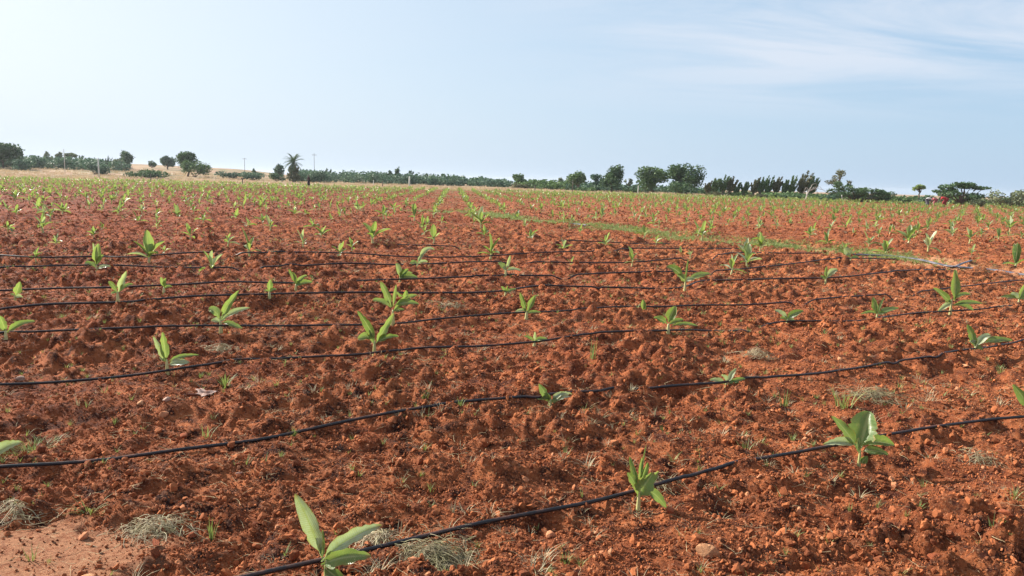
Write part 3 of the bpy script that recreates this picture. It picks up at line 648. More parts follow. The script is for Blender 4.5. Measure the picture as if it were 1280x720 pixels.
banana_fit(835, 417, [(843, 384, 11, 835, 404, 0, 0), (816, 399, 8, 833, 406, .15, 0), (854, 401, 6), (872, 408, 5, 840, 408, .15, 0)], 'banana plant with a broad pale upright leaf on the third hose right of centre')
banana_fit(804, 389, [(803, 369, 6), (807, 376, 3)], 'single leafed tiny banana plant on the fourth hose')
banana_fit(856, 363, [(858, 322, 2.4, 856, 350, 0, 0), (831, 333, 9, 853, 346, .25, .1), (888, 340, 8, 858, 350, .12, 0), (845, 343, 9), (868, 347, 6)], 'bushy dark banana plant with a bare upright stalk')
banana_fit(632, 367, [(626, 355, 4), (645, 358, 4), (634, 354, 3)], 'small banana plant on the fifth hose, front one of the two at the centre')
banana_fit(632, 350, [(637, 324, 4), (622, 334, 6), (651, 343, 5), (628, 340, 5)], 'banana plant with a pale curled tip on the sixth hose at the centre')
banana_fit(500, 352, [(495, 327, 6), (523, 345, 8), (511, 334, 7), (505, 344, 6), (516, 339, 6)], 'bushy banana plant on the sixth hose beside a taller drooping one')
banana_fit(522, 336, [(543, 311, 6, 523, 325, .45, 0), (512, 329, 6), (535, 327, 6), (530, 316, 4)], 'banana plant with one pale leaf arching over to the right')
banana_fit(984, 407, [(1003, 392, 8, 982, 404, .1, 0), (966, 392, 6), (974, 402, 5), (993, 404, 4)], 'flattened banana plant lying low at the third hose')
banana_fit(1096, 398, [(1089, 367, 7, 1095, 388, 0, 0), (1103, 367, 3), (1122, 380, 7, 1097, 388, .1, 0), (1075, 389, 4), (1108, 386, 5)], 'banana plant with one upright leaf on the third hose towards the right')
banana_fit(1188, 390, [(1188, 333, 9, 1192, 372, -.08, 0), (1163, 357, 7, 1188, 376, .05, 0), (1228, 375, 6, 1190, 378, .1, 0), (1217, 384, 7, 1190, 378, .2, 0), (1172, 386, 6), (1211, 364, 5), (1180, 374, 6)], 'big banana plant with a tall pale stalk leaf on the third hose at right')
banana_fit(1273, 381, [(1281, 354, 9), (1249, 371, 5), (1261, 366, 6), (1290, 370, 7)], 'banana plant touching the right edge on the third hose')
banana_fit(1032, 353, [(1032, 331, 4), (1046, 335, 8), (1024, 344, 4)], 'banana plant on the fifth hose in front of the main hose')
banana_fit(1063, 330, [(1053, 312, 8, 1062, 322, 0, 0), (1045, 315, 5), (1072, 324, 4)], 'banana plant with one pale paddle leaf tipped left at the sixth hose')
MIDP = [(1086, 307, 17, 'with a pale round paddle leaf, left of the two paddles'), (1106, 318, 21, 'with a pale round paddle leaf, right of the two paddles'), (1160, 316, 21, 'upright behind the main hose'),
        (1269, 334, 26, 'with a white paddle leaf near the right edge'), (914, 343, 26, 'bushy, just right of the pale arching leaf'), (932, 323, 18, 'slender, in front of the grass strip'),
        (863, 323, 13, 'with one pale leaf arching right'), (877, 304, 18, 'pale, standing on the grass strip'), (820, 307, 14, 'dark and low, right of the centre gap'), (790, 331, 20, 'on the seventh hose, right of centre'),
        (757, 309, 17, 'dark and spreading, in front of the grass strip'), (704, 314, 18, 'broad and dark, left one of two'), (714, 330, 12, 'very small, on the seventh hose'), (663, 298, 17, 'with a hooked pale tip'),
        (605, 297, 14, 'with a white spear leaf, in the centre column'), (613, 323, 27, 'bushy, in the centre column'), (542, 303, 20, 'spreading, behind the arching one'), (466, 307, 28, 'big and pale, left of centre'),
        (425, 323, 18, 'thin with a small white flap'), (379, 306, 20, 'dark with a thin white spike'), (265, 341, 30, 'blue green, at the seventh hose'), (186, 326, 27, 'with a tall white torn leaf'),
        (205, 318, 12, 'low, right beside the white torn one'), (312, 323, 26, 'with one tall tan leaf and dark low ones'), (285, 311, 16, 'grey green, left of the tan leafed one'), (45, 327, 13, 'flat and wide, near the left edge'),
        (70, 307, 12, 'low, behind the flat wide one'), (54, 290, 20, 'spiky, near the left edge'), (63, 276, 16, 'pale, left side, behind the spiky one'), (78, 268, 14, 'yellowish, left side'),
        (117, 297, 10, 'very small yellow, left side'), (196, 285, 9, 'small dark, left side'), (338, 291, 16, 'with a white flap, left of centre'), (402, 296, 16, 'bent and white tipped'),
        (440, 312, 14, 'thin, left of the big pale one'), (518, 277, 20, 'with two pale upright leaves'), (552, 280, 12, 'white leafed, low'), (601, 285, 20, 'slender, in the centre column'),
        (700, 272, 10, 'white, behind the strip'), (725, 292, 10, 'yellow, hooked'), (745, 275, 12, 'pale, left one of two white spikes'), (752, 274, 12, 'pale, right one of two white spikes'),
        (805, 298, 14, 'broad leafed, behind the dark low one'), (888, 290, 14, 'green, above the strip'), (851, 318, 12, 'yellow green, small'), (950, 301, 14, 'leaning right, above the strip'),
        (1012, 297, 12, 'white, bent left'), (1034, 306, 18, 'dark, in front of the pale ones'), (1057, 285, 12, 'with a white crook'), (1135, 305, 24, 'tall and yellow green'),
        (1212, 303, 14, 'broad with a white back'), (1248, 300, 12, 'yellow, right side'), (1235, 288, 12, 'pale, right side'), (1262, 290, 12, 'curved, right side'), (1277, 297, 10, 'grey, at the right edge'),
        (1215, 316, 10, 'small green, above the main hose'), (10, 290, 12, 'dark green, at the left edge'), (128, 287, 8, 'tiny dark, left side')]
taken = []
for i, (bx, by, hp, tx_) in enumerate(MIDP):
    o = banana_copy(bx, by, hp*1.3, 'young banana plant, '+tx_, G_NEAR, i); taken.append((o.location.x, o.location.y))
for o in bpy.data.objects:
    if o.name.startswith('banana_plant') and o.get('group') == G_NEAR: taken.append((o.location.x, o.location.y))
taken = np.array(taken)
# the lattice of the planting: rows follow the hoses, columns run away from the viewer
dA = np.array(flat(1280, 434))-np.array(flat(0, 592)); dA /= np.linalg.norm(dA)
pa, pb = flat(586, 262), flat(628, 350); dB = np.array(pa)-np.array(pb); dB /= np.linalg.norm(dB)
rest = []
nBn = 90
det = dA[0]*dB[1]-dA[1]*dB[0]
stepB = 1.55/abs(det); org = np.array(flat(628, 350))
for i in range(-70, 90):
    for j in range(-60, 130):
        p = org+dB*stepB*i+dA*1.82*j
        if p[1] < 5 or p[1] > edge_y(p[0])-.8 or abs(math.atan2(p[0], p[1])) > R(40): continue
        d = math.hypot(*p)
        q = p+rng.normal(0, .07+.0004*d, 2)
        if d < 15.0 or rng.random() < (.5 if d < 27 else .10): continue
        if np.min(np.hypot(taken[:, 0]-q[0], taken[:, 1]-q[1])) < (1.6 if d < 27 else 1.1): continue
        rest.append((d, q[0], q[1]))
rest.sort(); print('lattice plants', len(rest), 'named', len(taken))
def hgt(x, y): return .27+.27*random.random()+.10*float(vnoise(np.array([x*.05]), np.array([y*.05]), 55)[0])
NI = 300-len(taken)
BANDS = ['look-alike distant banana plant below the left skyline scrub', 'look-alike distant banana plant below the dry hill crest', 'look-alike distant banana plant below the palm tree side of the scrub belt', 'look-alike distant banana plant below the right half of the scrub belt',
         'look-alike distant banana plant below the big round trees', 'look-alike distant banana plant below the feathery wind swept trees', 'look-alike distant banana plant below the acacias and field workers']
for (d, x, y) in rest[:NI]:
    xp = 640+949*math.tan(math.atan2(x, y)); BAND = BANDS[0 if xp < 150 else 1 if xp < 330 else 2 if xp < 500 else 3 if xp < 680 else 4 if xp < 880 else 5 if xp < 1040 else 6]
    banana_copy(0, 0, hgt(x, y)/d*949, BAND, G_FAR, XY=(x, y))
# the remaining plants of the far rows: one object of light meshes
LITE = []
for kx in range(12):
    r = random.Random(900+kx); mb = MB(); hs = r.uniform(.12, .2); mb.tube([(0, 0, -.03), (0, 0, hs)], [.02, .012], 3, False, .9)
    nl = r.choice([5, 6, 6, 7]); a0 = r.uniform(0, 6)
    for i in range(nl):
        a = a0+i*2.4; f = i/(nl-1); el_ = R(5+f*70+r.uniform(-10, 10)); L = r.uniform(.20, .34); d_ = Vector((math.cos(a)*math.cos(el_), math.sin(a)*math.cos(el_), math.sin(el_))); p0 = Vector((0, 0, hs*.8))
        nrm = Vector((-math.cos(a)*math.sin(el_), -math.sin(a)*math.sin(el_), math.cos(el_))); leaf_geo(mb, p0, p0+d_*L*.5+Vector((0, 0, .05)), p0+d_*L, L*r.uniform(.3, .46), nrm, .25, .2, .04, kx*10+i, 3, r.random())
    v = np.array(mb.v); fs = [f_ if len(f_) == 4 else None for f_ in mb.f]; LITE.append((v, np.array([f_ for f_ in fs if f_]), np.array(mb.c), np.array(mb.uv)))
VV, FF, CC, UU = [], [], [], []; off = 0
for (d, x, y) in rest[NI:]:
    v, f_, c_, u_ = LITE[random.randrange(12)]; a = random.uniform(0, 6.28); s = hgt(x, y)/.42; ca, sa = math.cos(a)*s, math.sin(a)*s
    VV.append(np.stack([v[:, 0]*ca-v[:, 1]*sa+x, v[:, 0]*sa+v[:, 1]*ca+y, v[:, 2]*s+float(h_full(np.array([x]), np.array([y]))[0])], -1)); FF.append(f_+off); CC.append(np.clip(c_*.5+random.random()**2*.6-.05, 0, 1)); UU.append(u_); off += len(v)
if VV:
    me = np_mesh('far_banana_plants', np.concatenate(VV), np.concatenate(FF), True, {'tone': np.concatenate(CC)})
    uvl = me.uv_layers.new(name='UVMap'); uvl.data.foreach_set('uv', np.concatenate(UU)[np.concatenate(FF).ravel()].astype(np.float32).ravel())
    tag(link('far_banana_plants', me, mat_leaf), 'mass of tiny banana plants filling the farthest rows of the field', kind='stuff')

# ------------------------------------------------------------------ stones, lumps, scrap, notable clumps
def lump(px_, size, mat, label, seed, name='stone', cat='stone', sc=(1, 1, 1), sub=3, flat_=False, sink=.25):
    X, Y = ground(*px_); D = math.hypot(X, Y); s = size*D/949/2
    me = lumpmesh(name, seed, sub, .07, flat_); o = link(name, me, mat); o.location = (X, Y, gz(X, Y)+s*sc[2]*(1-sink)*.6)
    o.scale = (s*sc[0], s*sc[1], s*sc[2]); o.rotation_euler = (random.uniform(-.3, .3), random.uniform(-.3, .3), random.uniform(0, 6.28)); return tag(o, label, cat)
lump((885, 684), 26, mat_stone, 'ochre wedge shaped stone on bare soil near the bottom right', 301, flat_=True)
lump((838, 643), 15, mat_lump, 'round orange clod beside the upright plant on the nearest hose', 302, 'clod', 'clod')
lump((764, 685), 13, mat_stone, 'small ochre stone in front of the nearest hose', 303)
lump((24, 476), 11, mat_pale, 'pale pinkish stone touching the third hose at far left', 304, flat_=True)
lump((175, 488), 14, mat_stone, 'upright tan stone, upper one of a pair left of the plastic scrap', 305, sc=(.8, .8, 1.3))
lump((175, 507), 13, mat_stone, 'flat orange stone, lower one of the pair left of the plastic scrap', 306, sc=(1.2, 1, .6))
lump((208, 507), 10, mat_pale, 'small pale stone below the plastic scrap', 307)
lump((297, 580), 12, mat_pale, 'pale flat stone just below the second hose at left', 308, sc=(1.3, .9, .5))
lump((196, 681), 20, mat_lump, 'angular brown clod under the bundle of uprooted grass', 309, 'clod', 'clod', (1, .7, 1.1), flat_=True)
lump((240, 668), 22, mat_lump, 'long reddish clod right of the angular brown one', 310, 'clod', 'clod', (1.5, .6, .6))
lump((140, 577), 11, mat_lump, 'small clod resting over the second hose', 311, 'clod', 'clod')
lump((108, 716), 24, mat_stone, 'rounded tan stone at the bottom edge, left side', 312, sc=(1.3, 1, .7))
lump((1206, 461), 9, mat_stone, 'small tan stone below the second hose at right', 313)
lump((1100, 466), 8, mat_lump, 'small dark lump on the bare stretch below the second hose', 314, 'clod', 'clod')
lump((367, 668), 14, mat_lump, 'round red clod left of the nearest plant\'s upright blade', 315, 'clod', 'clod')
lump((1170, 693), 20, mat_lump, 'large orange clod near the bottom right corner', 316, 'clod', 'clod', (1.3, 1, .6))
lump((230, 540), 14, mat_lump, 'orange clod above the second hose, left', 317, 'clod', 'clod')
lump((1252, 692), 22, mat_lump, 'broad orange clod in the bottom right corner', 318, 'clod', 'clod', (1.4, 1, .6))
lump((52, 600), 13, mat_lump, 'dark red clod just below the second hose at far left', 319, 'clod', 'clod')
# plastic scrap
X, Y = ground(257, 490); mb = MB(); gn = 12; vs = []
for j in range(gn):
    for i in range(gn):
        u, v = i/(gn-1)-.5, j/(gn-1)-.5; rr_ = 1+.35*math.sin(5*math.atan2(v, u)+1); px_, py_ = X+.15*u*rr_, Y+.20*v*rr_
        vs.append((px_, py_, gz(px_, py_)*.5+gm(px_, py_)*.5+.012+.007*math.sin(i*.8+j*1.1)+.006*math.sin(i*.6-j*.9)))
mb.add(vs, [(j*gn+i, j*gn+i+1, (j+1)*gn+i+1, (j+1)*gn+i) for j in range(gn-1) for i in range(gn-1)])
mat_scrap = simple('dusty_plastic', (.34, .25, .22), (.20, .10, .07), 16, .85)
o = mb.build('plastic_scrap', mat_scrap); md = o.modifiers.new('thick', 'SOLIDIFY'); md.thickness = .002
tag(o, 'scrap of pinkish white plastic sheet lying in the soil below the third hose', 'plastic scrap')
def clump(px_, wpx, hpx, nb, mat, label, seed, name, cat, straw=True):
    """one tangled clump of uprooted grass: a heap of curved strands"""
    X, Y = ground(*px_); D = math.hypot(X, Y); m = D/949; W = wpx*m/2; H = hpx*m; r = random.Random(seed); mb = MB(); z0 = gz(X, Y)+.012; H *= .95; W *= 1.1
    for i in range(int(nb*1.2)):
        a = r.uniform(0, 6.28); q = abs(r.gauss(0, .5)); px0, py0 = q*W*1.1*math.cos(a+.3*math.sin(a*3)), q*W*.85*math.sin(a); p = Vector((px0, py0, max(0, H*r.uniform(-.2, .8)*(1-q*.8))))
        an = r.uniform(0, 6.28) if straw else r.gauss(.0, .8); k_ = r.uniform(-.45, .45); pts = []; L = W*r.uniform(.25, 1.0)
        vz = r.uniform(-.2, .6)
        for s_ in range(6):
            pts.append(p.copy()); an += k_+r.uniform(-.2, .2); vz -= .28; p = p+Vector((math.cos(an), math.sin(an), vz))*(L/5)
            p.z = max(p.z, -.01)
        w = r.uniform(.0005, .0018); mb.tube(pts, [w]*5+[w*.4], 3, False, r.random())
    o = mb.build(name, mat, None, (X, Y, z0)); return tag(o, label, cat)
clump((200, 660), 92, 26, 330, mat_greygrass, 'bundle of uprooted dry grass lying behind the smooth patch of soil', 1, 'grass_clump', 'grass clump')
clump((540, 690), 120, 24, 520, mat_greygrass, 'wide tangle of dry grass over the nearest hose, right of the nearest plant', 2, 'grass_clump', 'grass clump')
clump((470, 672), 60, 18, 160, mat_greygrass, 'small tangle of dry grass behind the nearest plant\'s leaf tips', 3, 'grass_clump', 'grass clump')
clump((20, 645), 60, 22, 90, mat_greygrass, 'loose arching dry stalks at the left edge above the smooth patch', 4, 'grass_clump', 'grass clump')
clump((820, 598), 56, 10, 140, mat_greygrass, 'thin heap of dry grass behind the nearest hose, right of the upright plant', 5, 'grass_clump', 'grass clump')
clump((1060, 548), 40, 8, 0+60, mat_greygrass, 'thin dry stalks behind the broad leafed plant', 6, 'grass_clump', 'grass clump')
clump((1225, 573), 50, 16, 80, mat_greygrass, 'bleached stalks on the soil below the nearest hose at right', 7, 'grass_clump', 'grass clump')
clump((1095, 495), 70, 14, 150, mat_greygrass, 'grey patch of dead weeds between the two nearest hoses at right', 8, 'grass_clump', 'grass clump')
clump((275, 440), 46, 10, 120, mat_greygrass, 'grey patch of dead weeds behind the third hose', 9, 'grass_clump', 'grass clump')
clump((945, 447), 34, 14, 120, mat_greygrass, 'grey round weed above the second hose, right of centre', 10, 'grass_clump', 'grass clump')
clump((560, 388), 50, 10, 90, mat_greygrass, 'dead weeds beside the fourth hose near the centre', 11, 'grass_clump', 'grass clump')
def weed(px_, hpx, nb, label, seed, mat=None, spread=.35, lean=(.1, .9), w=.03):
    X, Y = ground(*px_); D = math.hypot(X, Y); H = hpx*D/949; me = tuft_mesh('weed', seed, nb, 1, spread, w, lean); o = link('weed', me, mat or mat_weed); o.location = (X, Y, gz(X, Y)); o.scale = (H, H, H); return tag(o, label, 'weed')
weed((42, 556), 13, 260, 'patch of feathery weeds at the left edge beside a flat banana leaf', 401, mat_weed, 3.0, (.4, 1.6), .035)
weed((112, 630), 24, 22, 'green weed tuft above the smooth patch on the left', 402, None, .4, (.5, 1.6))
weed((38, 686), 20, 9, 'small grass sprout on the smooth patch, left one', 403)
weed((61, 690), 13, 8, 'small grass sprout on the smooth patch, right one', 404)
weed((264, 672), 34, 12, 'upright grass sprout right of the uprooted bundle', 405, None, .1, (.0, .35))
weed((281, 480), 22, 22, 'bright weed right of the plastic scrap', 406, None, .3, (.1, .8), .05)
weed((258, 540), 22, 12, 'thin green weed above the second hose on the left', 407)
weed((368, 540), 16, 22, 'low weed touching the second hose left of centre', 408)
weed((130, 486), 14, 10, 'small weed just below the third hose at left', 409)
weed((566, 632), 24, 6, 'thin stalked weed on the soil left of the upright plant', 410, mat_greygrass, .1, (.1, .7))
weed((707, 698), 20, 26, 'short green tuft right of the wide dry tangle', 411)
weed((932, 560), 22, 12, 'small weed left of the broad leafed plant', 412)
weed((1054, 505), 30, 16, 'leafy weed standing behind the broad leafed plant', 413, None, .3, (.1, .8), .05)
weed((980, 508), 26, 9, 'thin upright weed left of the grey dead patch', 414, None, .2, (.1, .5))
weed((1252, 466), 14, 24, 'tuft of green weed below the second hose at the right', 415)
weed((830, 470), 16, 10, 'sprig of weed behind the second hose near the centre', 416)
weed((741, 455), 34, 7, 'thin tall weed below the break in the third hose', 417, None, .1, (.05, .35))
weed((1237, 688), 18, 8, 'small sprout near the bottom right corner', 418)
weed((1268, 625), 16, 26, 'little yellow green patch at the right edge below the nearest hose', 419, None, .6, (.3, 1.2))
weed((530, 505), 14, 14, 'small weed on the open soil in the middle', 420)
weed((905, 450), 12, 30, 'low dark weed on the bare soil above the second hose', 421, mat_greygrass, .6, (.4, 1.4))
weed((97, 500), 14, 12, 'pale weed left of the two tan stones', 422, mat_greygrass)
weed((1160, 402), 12, 14, 'weed on the soil below the big stalked plant', 423)
weed((870, 705), 16, 6, 'dry sprig at the bottom below the ochre stone', 424, mat_greygrass)
weed((700, 540), 14, 6, 'yellowish sprig between the two nearest hoses', 425, mat_greygrass)

# ------------------------------------------------------------------ trees
def leafcloud(blobs, nper, size, seed, flatten=1.0, tone=None, fine=1.0):
    r = np.random.default_rng(seed); VV, CC = [], []
    for (cx_, cy_, cz_, rx, ry, rz) in blobs:
        n_ = int(nper*(rx*ry+rx*rz+ry*rz)/3/(1.0)) + 12
        d = r.normal(size=(n_, 3)); d /= np.linalg.norm(d, axis=1)[:, None]; q = r.random(n_)**.35
        c = np.array([cx_, cy_, cz_])+d*q[:, None]*np.array([rx, ry, rz])*(1+r.normal(0, .10, n_))[:, None]
        s = size*r.uniform(.5, 1.3, n_)[:, None]
        a = r.normal(size=(n_, 3)); a /= np.linalg.norm(a, axis=1)[:, None]; b = np.cross(a, r.normal(size=(n_, 3))); b /= np.linalg.norm(b, axis=1)[:, None]
        a[:, 2] *= flatten
        VV.append(np.stack([c-a*s, c-b*s*.55, c+a*s, c+b*s*.55], 1).reshape(-1, 3)); t0 = r.uniform(.1, .8)
        CC.append(np.repeat(np.clip(t0+r.normal(0, .22, n_), 0, 1), 4))
    V = np.concatenate(VV); return V, np.arange(len(V)).reshape(-1, 4), np.concatenate(CC)
def limb(mb, p0, p1, r0, r1, r, wig=.08, n=5):
    p0, p1 = Vector(p0), Vector(p1); L = (p1-p0).length; pts = [p0+(p1-p0)*(i/n)+Vector((r.uniform(-1, 1), r.uniform(-1, 1), 0))*L*wig*(0 < i < n) for i in range(n+1)]
    mb.tube(pts, [r0+(r1-r0)*i/n for i in range(n+1)], 6)
def topz(xp, ytop, D): return EYE+(horizon(xp)-ytop)/949*D
def tree(xp, ytop, wpx, D, kind, mat, label, seed, name='broadleaf_tree', group=None, cat='tree', bark=None, base_frac=None):
    X, Y = at(xp, D); g = float(h_full(np.array([X]), np.array([Y]))[0]); H = topz(xp, ytop, D)-g; W = wpx/949*D/2*1.06; r = random.Random(seed)
    root = empty(name, (X, Y, g-.05)); tag(root, label, cat, group); tb = MB(); blobs = []
    size = .24
    if kind == 'round':                      # dense crown nearly to the ground
        zc_ = H*.58; limb(tb, (0, 0, -.2), (0, 0, H*.5), .16+.02*H, .10, r)
        for i in range(9):
            a = r.uniform(0, 6.28); q = r.uniform(.25, .62); zz = r.uniform(-.22, .27)
            c = (W*q*math.cos(a), W*q*math.sin(a), zc_+H*zz*1.0); limb(tb, (0, 0, H*.25), c, .08, .03, r); s = r.uniform(.36, .52)
            blobs.append((*c, W*s, W*s, min(W*s, H*.26)))
        blobs.append((W*r.uniform(-.15, .15), 0, H*.80, W*.42, W*.42, H*.2)); nper = 190
    elif kind == 'shrub':
        for i in range(8):
            a = r.uniform(0, 6.28); q = r.uniform(.2, .75); c = (W*q*math.cos(a), W*.6*q*math.sin(a), H*r.uniform(.25, .62)); limb(tb, (0, 0, 0), c, .05, .02, r); blobs.append((*c, W*r.uniform(.28, .42), W*.3, H*r.uniform(.26, .36)))
        nper = 150; size = .2
    elif kind == 'umbrella':                 # flat tiered acacia
        for i in range(14):
            a = r.uniform(0, 6.28); q = r.uniform(.0, .82); c = (W*q*math.cos(a), W*q*math.sin(a), H*(.86-.20*q*q-r.uniform(0, .22))); limb(tb, (0, 0, H*.1), c, .09, .03, r, .05); blobs.append((*c, W*r.uniform(.22, .34), W*.26, H*r.uniform(.06, .11)))
        for i in range(8):
            a = r.uniform(0, 6.28); blobs.append((W*.5*math.cos(a), W*.5*math.sin(a), H*r.uniform(.25, .5), W*.3, W*.3, H*.13))
        nper = 230; size = .2
    elif kind == 'wedge':                    # spreads low to one side
        for i in range(34):
            u = r.uniform(-1, 1); zt = H*(1.02-.30*(u+1)); c = (W*u*.9, r.uniform(-1, 1)*W*.4, zt*r.uniform(.25, .88)); limb(tb, (-W*.2, 0, 0), c, .07, .02, r, .05); blobs.append((*c, W*r.uniform(.14, .24), W*.2, H*r.uniform(.10, .16)))
        nper = 220; size = .19
    elif kind == 'open':                     # forked, see-through
        f0 = (W*-.1, 0, H*.38); limb(tb, (0, 0, -.2), f0, .16, .11, r)
        for i in range(11):
            a = r.uniform(0, 6.28); q = r.uniform(.2, .8); c = (W*q*math.cos(a), W*q*math.sin(a), H*r.uniform(.52, .92)); limb(tb, f0, c, .08, .025, r); blobs.append((*c, W*r.uniform(.2, .32), W*.26, H*r.uniform(.08, .13)))
        nper = 170; size = .2
    elif kind == 'plume':                    # several feathery branches fanning up from the ground, bent to the right by the wind
        W *= 1.5; VV, CC = [], []; rn = np.random.default_rng(seed); limb(tb, (0, 0, -.2), (W*.1, 0, H*.35), .09, .07, r, .03)
        for i in range(7):
            f = i/6; ang = R(-32+70*f+r.uniform(-8, 8)); Lb = H*(.80+.2*math.cos(ang))*r.uniform(.8, 1.0)*(1 if abs(f-.5) < .3 else .85); yy = r.uniform(-.5, .5)*W
            pts = [Vector((W*.1*t_+Lb*math.sin(ang)*t_*.55+Lb*.10*t_*t_, yy*t_, H*.05+Lb*.93*t_)) for t_ in (0, .2, .4, .6, .8, 1)]; tb.tube(pts, [.05, .045, .04, .03, .02, .01], 4)
            m_ = 100
            tt = rn.uniform(.22, 1.0, m_); P_ = np.array([[*p_] for p_ in pts]); cc = np.stack([np.interp(tt, np.linspace(0, 1, 6), P_[:, k_]) for k_ in range(3)], -1)
            wd = (.46*W*(1.1-tt*.8)); aa = rn.uniform(0, 6.28, m_); out2 = np.stack([np.cos(aa), np.sin(aa)*.8, np.zeros(m_)], -1)
            dirs = out2*.75+np.array([.25, 0, .75]); dirs += rn.normal(0, .18, (m_, 3)); dirs /= np.linalg.norm(dirs, axis=1)[:, None]
            ln = (wd*rn.uniform(.7, 1.3, m_))[:, None]; sd2 = np.cross(dirs, rn.normal(size=(m_, 3))); sd2 /= np.linalg.norm(sd2, axis=1)[:, None]; wl_ = .10
            VV.append(np.stack([cc, cc+dirs*ln*.5+sd2*wl_, cc+dirs*ln, cc+dirs*ln*.5-sd2*wl_], 1).reshape(-1, 3)); CC.append(np.repeat(np.clip(r.uniform(.1, .7)+rn.normal(0, .2, m_), 0, 1), 4))
        V = np.concatenate(VV); me = np_mesh('crown', V, np.arange(len(V)).reshape(-1, 4), False, {'tone': np.concatenate(CC)}); link('crown', me, CROWN[mat], root); tb.build('trunk', bark or mat_bark, root); return root
    elif kind == 'domed':                    # umbrella top over a leaning bare trunk
        limb(tb, (0, 0, -.2), (W*.05, 0, H*.6), .15, .09, r)
        for i in range(10):
            a = r.uniform(0, 6.28); q = r.uniform(0, .75); c = (W*q*math.cos(a), W*q*math.sin(a), H*(.84-.18*q*q)); limb(tb, (W*.05, 0, H*.55), c, .06, .02, r, .05); blobs.append((*c, W*r.uniform(.3, .42), W*.34, H*.10))
        nper = 200
    V, F_, C_ = leafcloud(blobs, nper*(150.0/D)**.0, size*(D/140)**.5, seed, .6)
    me = np_mesh('crown', V, F_, False, {'tone': C_}); link('crown', me, CROWN[mat], root); tb.build('trunk', bark or mat_bark, root); return root
T = tree
G_T = 'trees along the horizon'
T(4, 184, 42, 185, 'round', 'dark', 'dark round tree at the left edge of the horizon', 1, group=G_T)
T(60, 193, 12, 215, 'open', 'grey', 'thin open tree on the left skyline, first of three', 2, group=G_T); T(75, 192.5, 10, 215, 'round', 'grey', 'small rounded tree on the left skyline, second of three', 3, group=G_T); T(89, 193, 16, 215, 'domed', 'grey', 'pale flat topped tree on the left skyline, third of three', 4, group=G_T)
T(98.5, 194, 6, 212, 'plume', 'dark', 'narrow dark tree just right of the pale flat topped one', 5, group=G_T); T(134, 196, 4, 205, 'plume', 'dark', 'slim dark shrub left of the round tree on the left', 6, group=G_T)
T(158, 192, 18, 215, 'round', 'dark', 'small round crowned tree on a thin trunk, left', 7, group=G_T)
T(190, 201, 11, 240, 'shrub', 'dark', 'small bush on the left hill crest', 8, group=G_T); T(210, 197.5, 20, 235, 'round', 'teal', 'low domed tree on the left hill crest', 9, group=G_T)
T(235, 191.5, 26, 175, 'round', 'dark', 'tall domed tree over a broad bush, left', 10, group=G_T); T(244, 200, 42, 170, 'shrub', 'mid', 'broad green bush below the tall domed tree', 11, group=G_T, name='bush', cat='bush')
T(318, 209.5, 6, 230, 'shrub', 'dark', 'tiny bush on the hill crest left of the palm', 12, group=G_T, name='bush', cat='bush'); T(349, 205, 13, 190, 'round', 'teal', 'small cone shaped tree just left of the palm', 13, group=G_T)
T(408, 209, 6, 200, 'plume', 'dark', 'thin dark tree above the scrub right of the palm', 14, group=G_T)
T(487, 213, 9, 195, 'round', 'dark', 'round tree left of the tallest one in the scrub belt', 15, group=G_T); T(497, 208.5, 9, 195, 'round', 'dark', 'tallest narrow tree in the scrub belt left of the white post', 16, group=G_T)
T(514, 213.5, 7, 195, 'open', 'teal', 'spindly tree right above the white post', 17, group=G_T); T(533, 216.5, 7, 195, 'round', 'dark', 'small tree in the scrub belt right of the white post', 18, group=G_T); T(554, 216.5, 10, 195, 'round', 'dark', 'small round tree at the middle of the scrub belt', 19, group=G_T)
T(600, 219.5, 12, 195, 'open', 'teal', 'loose topped tree towards the right end of the scrub belt', 20, group=G_T)
T(648, 217, 17, 160, 'round', 'mid', 'small round tree at the right end of the scrub belt', 21, group=G_T); T(701, 221.5, 7, 165, 'open', 'grey', 'tiny pale tree left of the round trees', 22, group=G_T)
T(723, 215.5, 27, 140, 'round', 'mid', 'small round tree, leftmost of the big round trees', 23, group=G_T); T(746, 217.5, 16, 150, 'round', 'teal', 'paler tree half hidden behind the second round tree', 24, group=G_T); T(764, 208, 36, 140, 'round', 'dark', 'dark round tree, second of the big round trees', 25, group=G_T)
T(786, 223, 12, 150, 'open', 'grey', 'small pale see-through tree between the big round trees', 26, group=G_T)
T(816, 208.5, 42, 138, 'round', 'mid', 'broad round tree with rippled grey green crown, third of the big round trees', 27, group=G_T); T(857, 205, 46, 136, 'round', 'dark', 'tallest tree of the horizon, its crown leaning right', 28, group=G_T)
T(853, 224.5, 46, 124, 'shrub', 'dark', 'weeping dark bush in front of the tallest tree', 29, group=G_T, name='bush', cat='bush')
plumes = [(886, 225, 10, 'first plume from the tall tree'), (894, 222, 12, 'second plume from the tall tree'), (905, 217.5, 11, 'tallest of the left plume group'), (914, 220, 11, 'just right of the tallest left plume'), (922, 228, 9, 'last of the left plume group'), (932, 226.5, 8, 'standing alone between two plume groups'),
          (944, 221, 10, 'first of the middle plume group'), (952, 219, 9, 'centre of the middle plume group'), (961, 219.5, 9, 'right of centre in the middle plume group'), (971, 220, 11, 'last of the middle plume group'),
          (982, 225, 11, 'first and lowest of the right plume group'), (990, 219, 10, 'second of the right plume group'), (1003, 214.5, 16, 'tallest of all the plumes'), (1015, 219.5, 14, 'last plume, leaning right')]
for i, (a, b, w_, l) in enumerate(plumes): T(a-2, b, w_*1.25, 132, 'plume', 'brown' if i % 3 == 0 else 'mid', 'feathery wind swept tree, '+l, 40+i, 'feathery_tree', 'feathery wind swept trees right of the tallest tree')
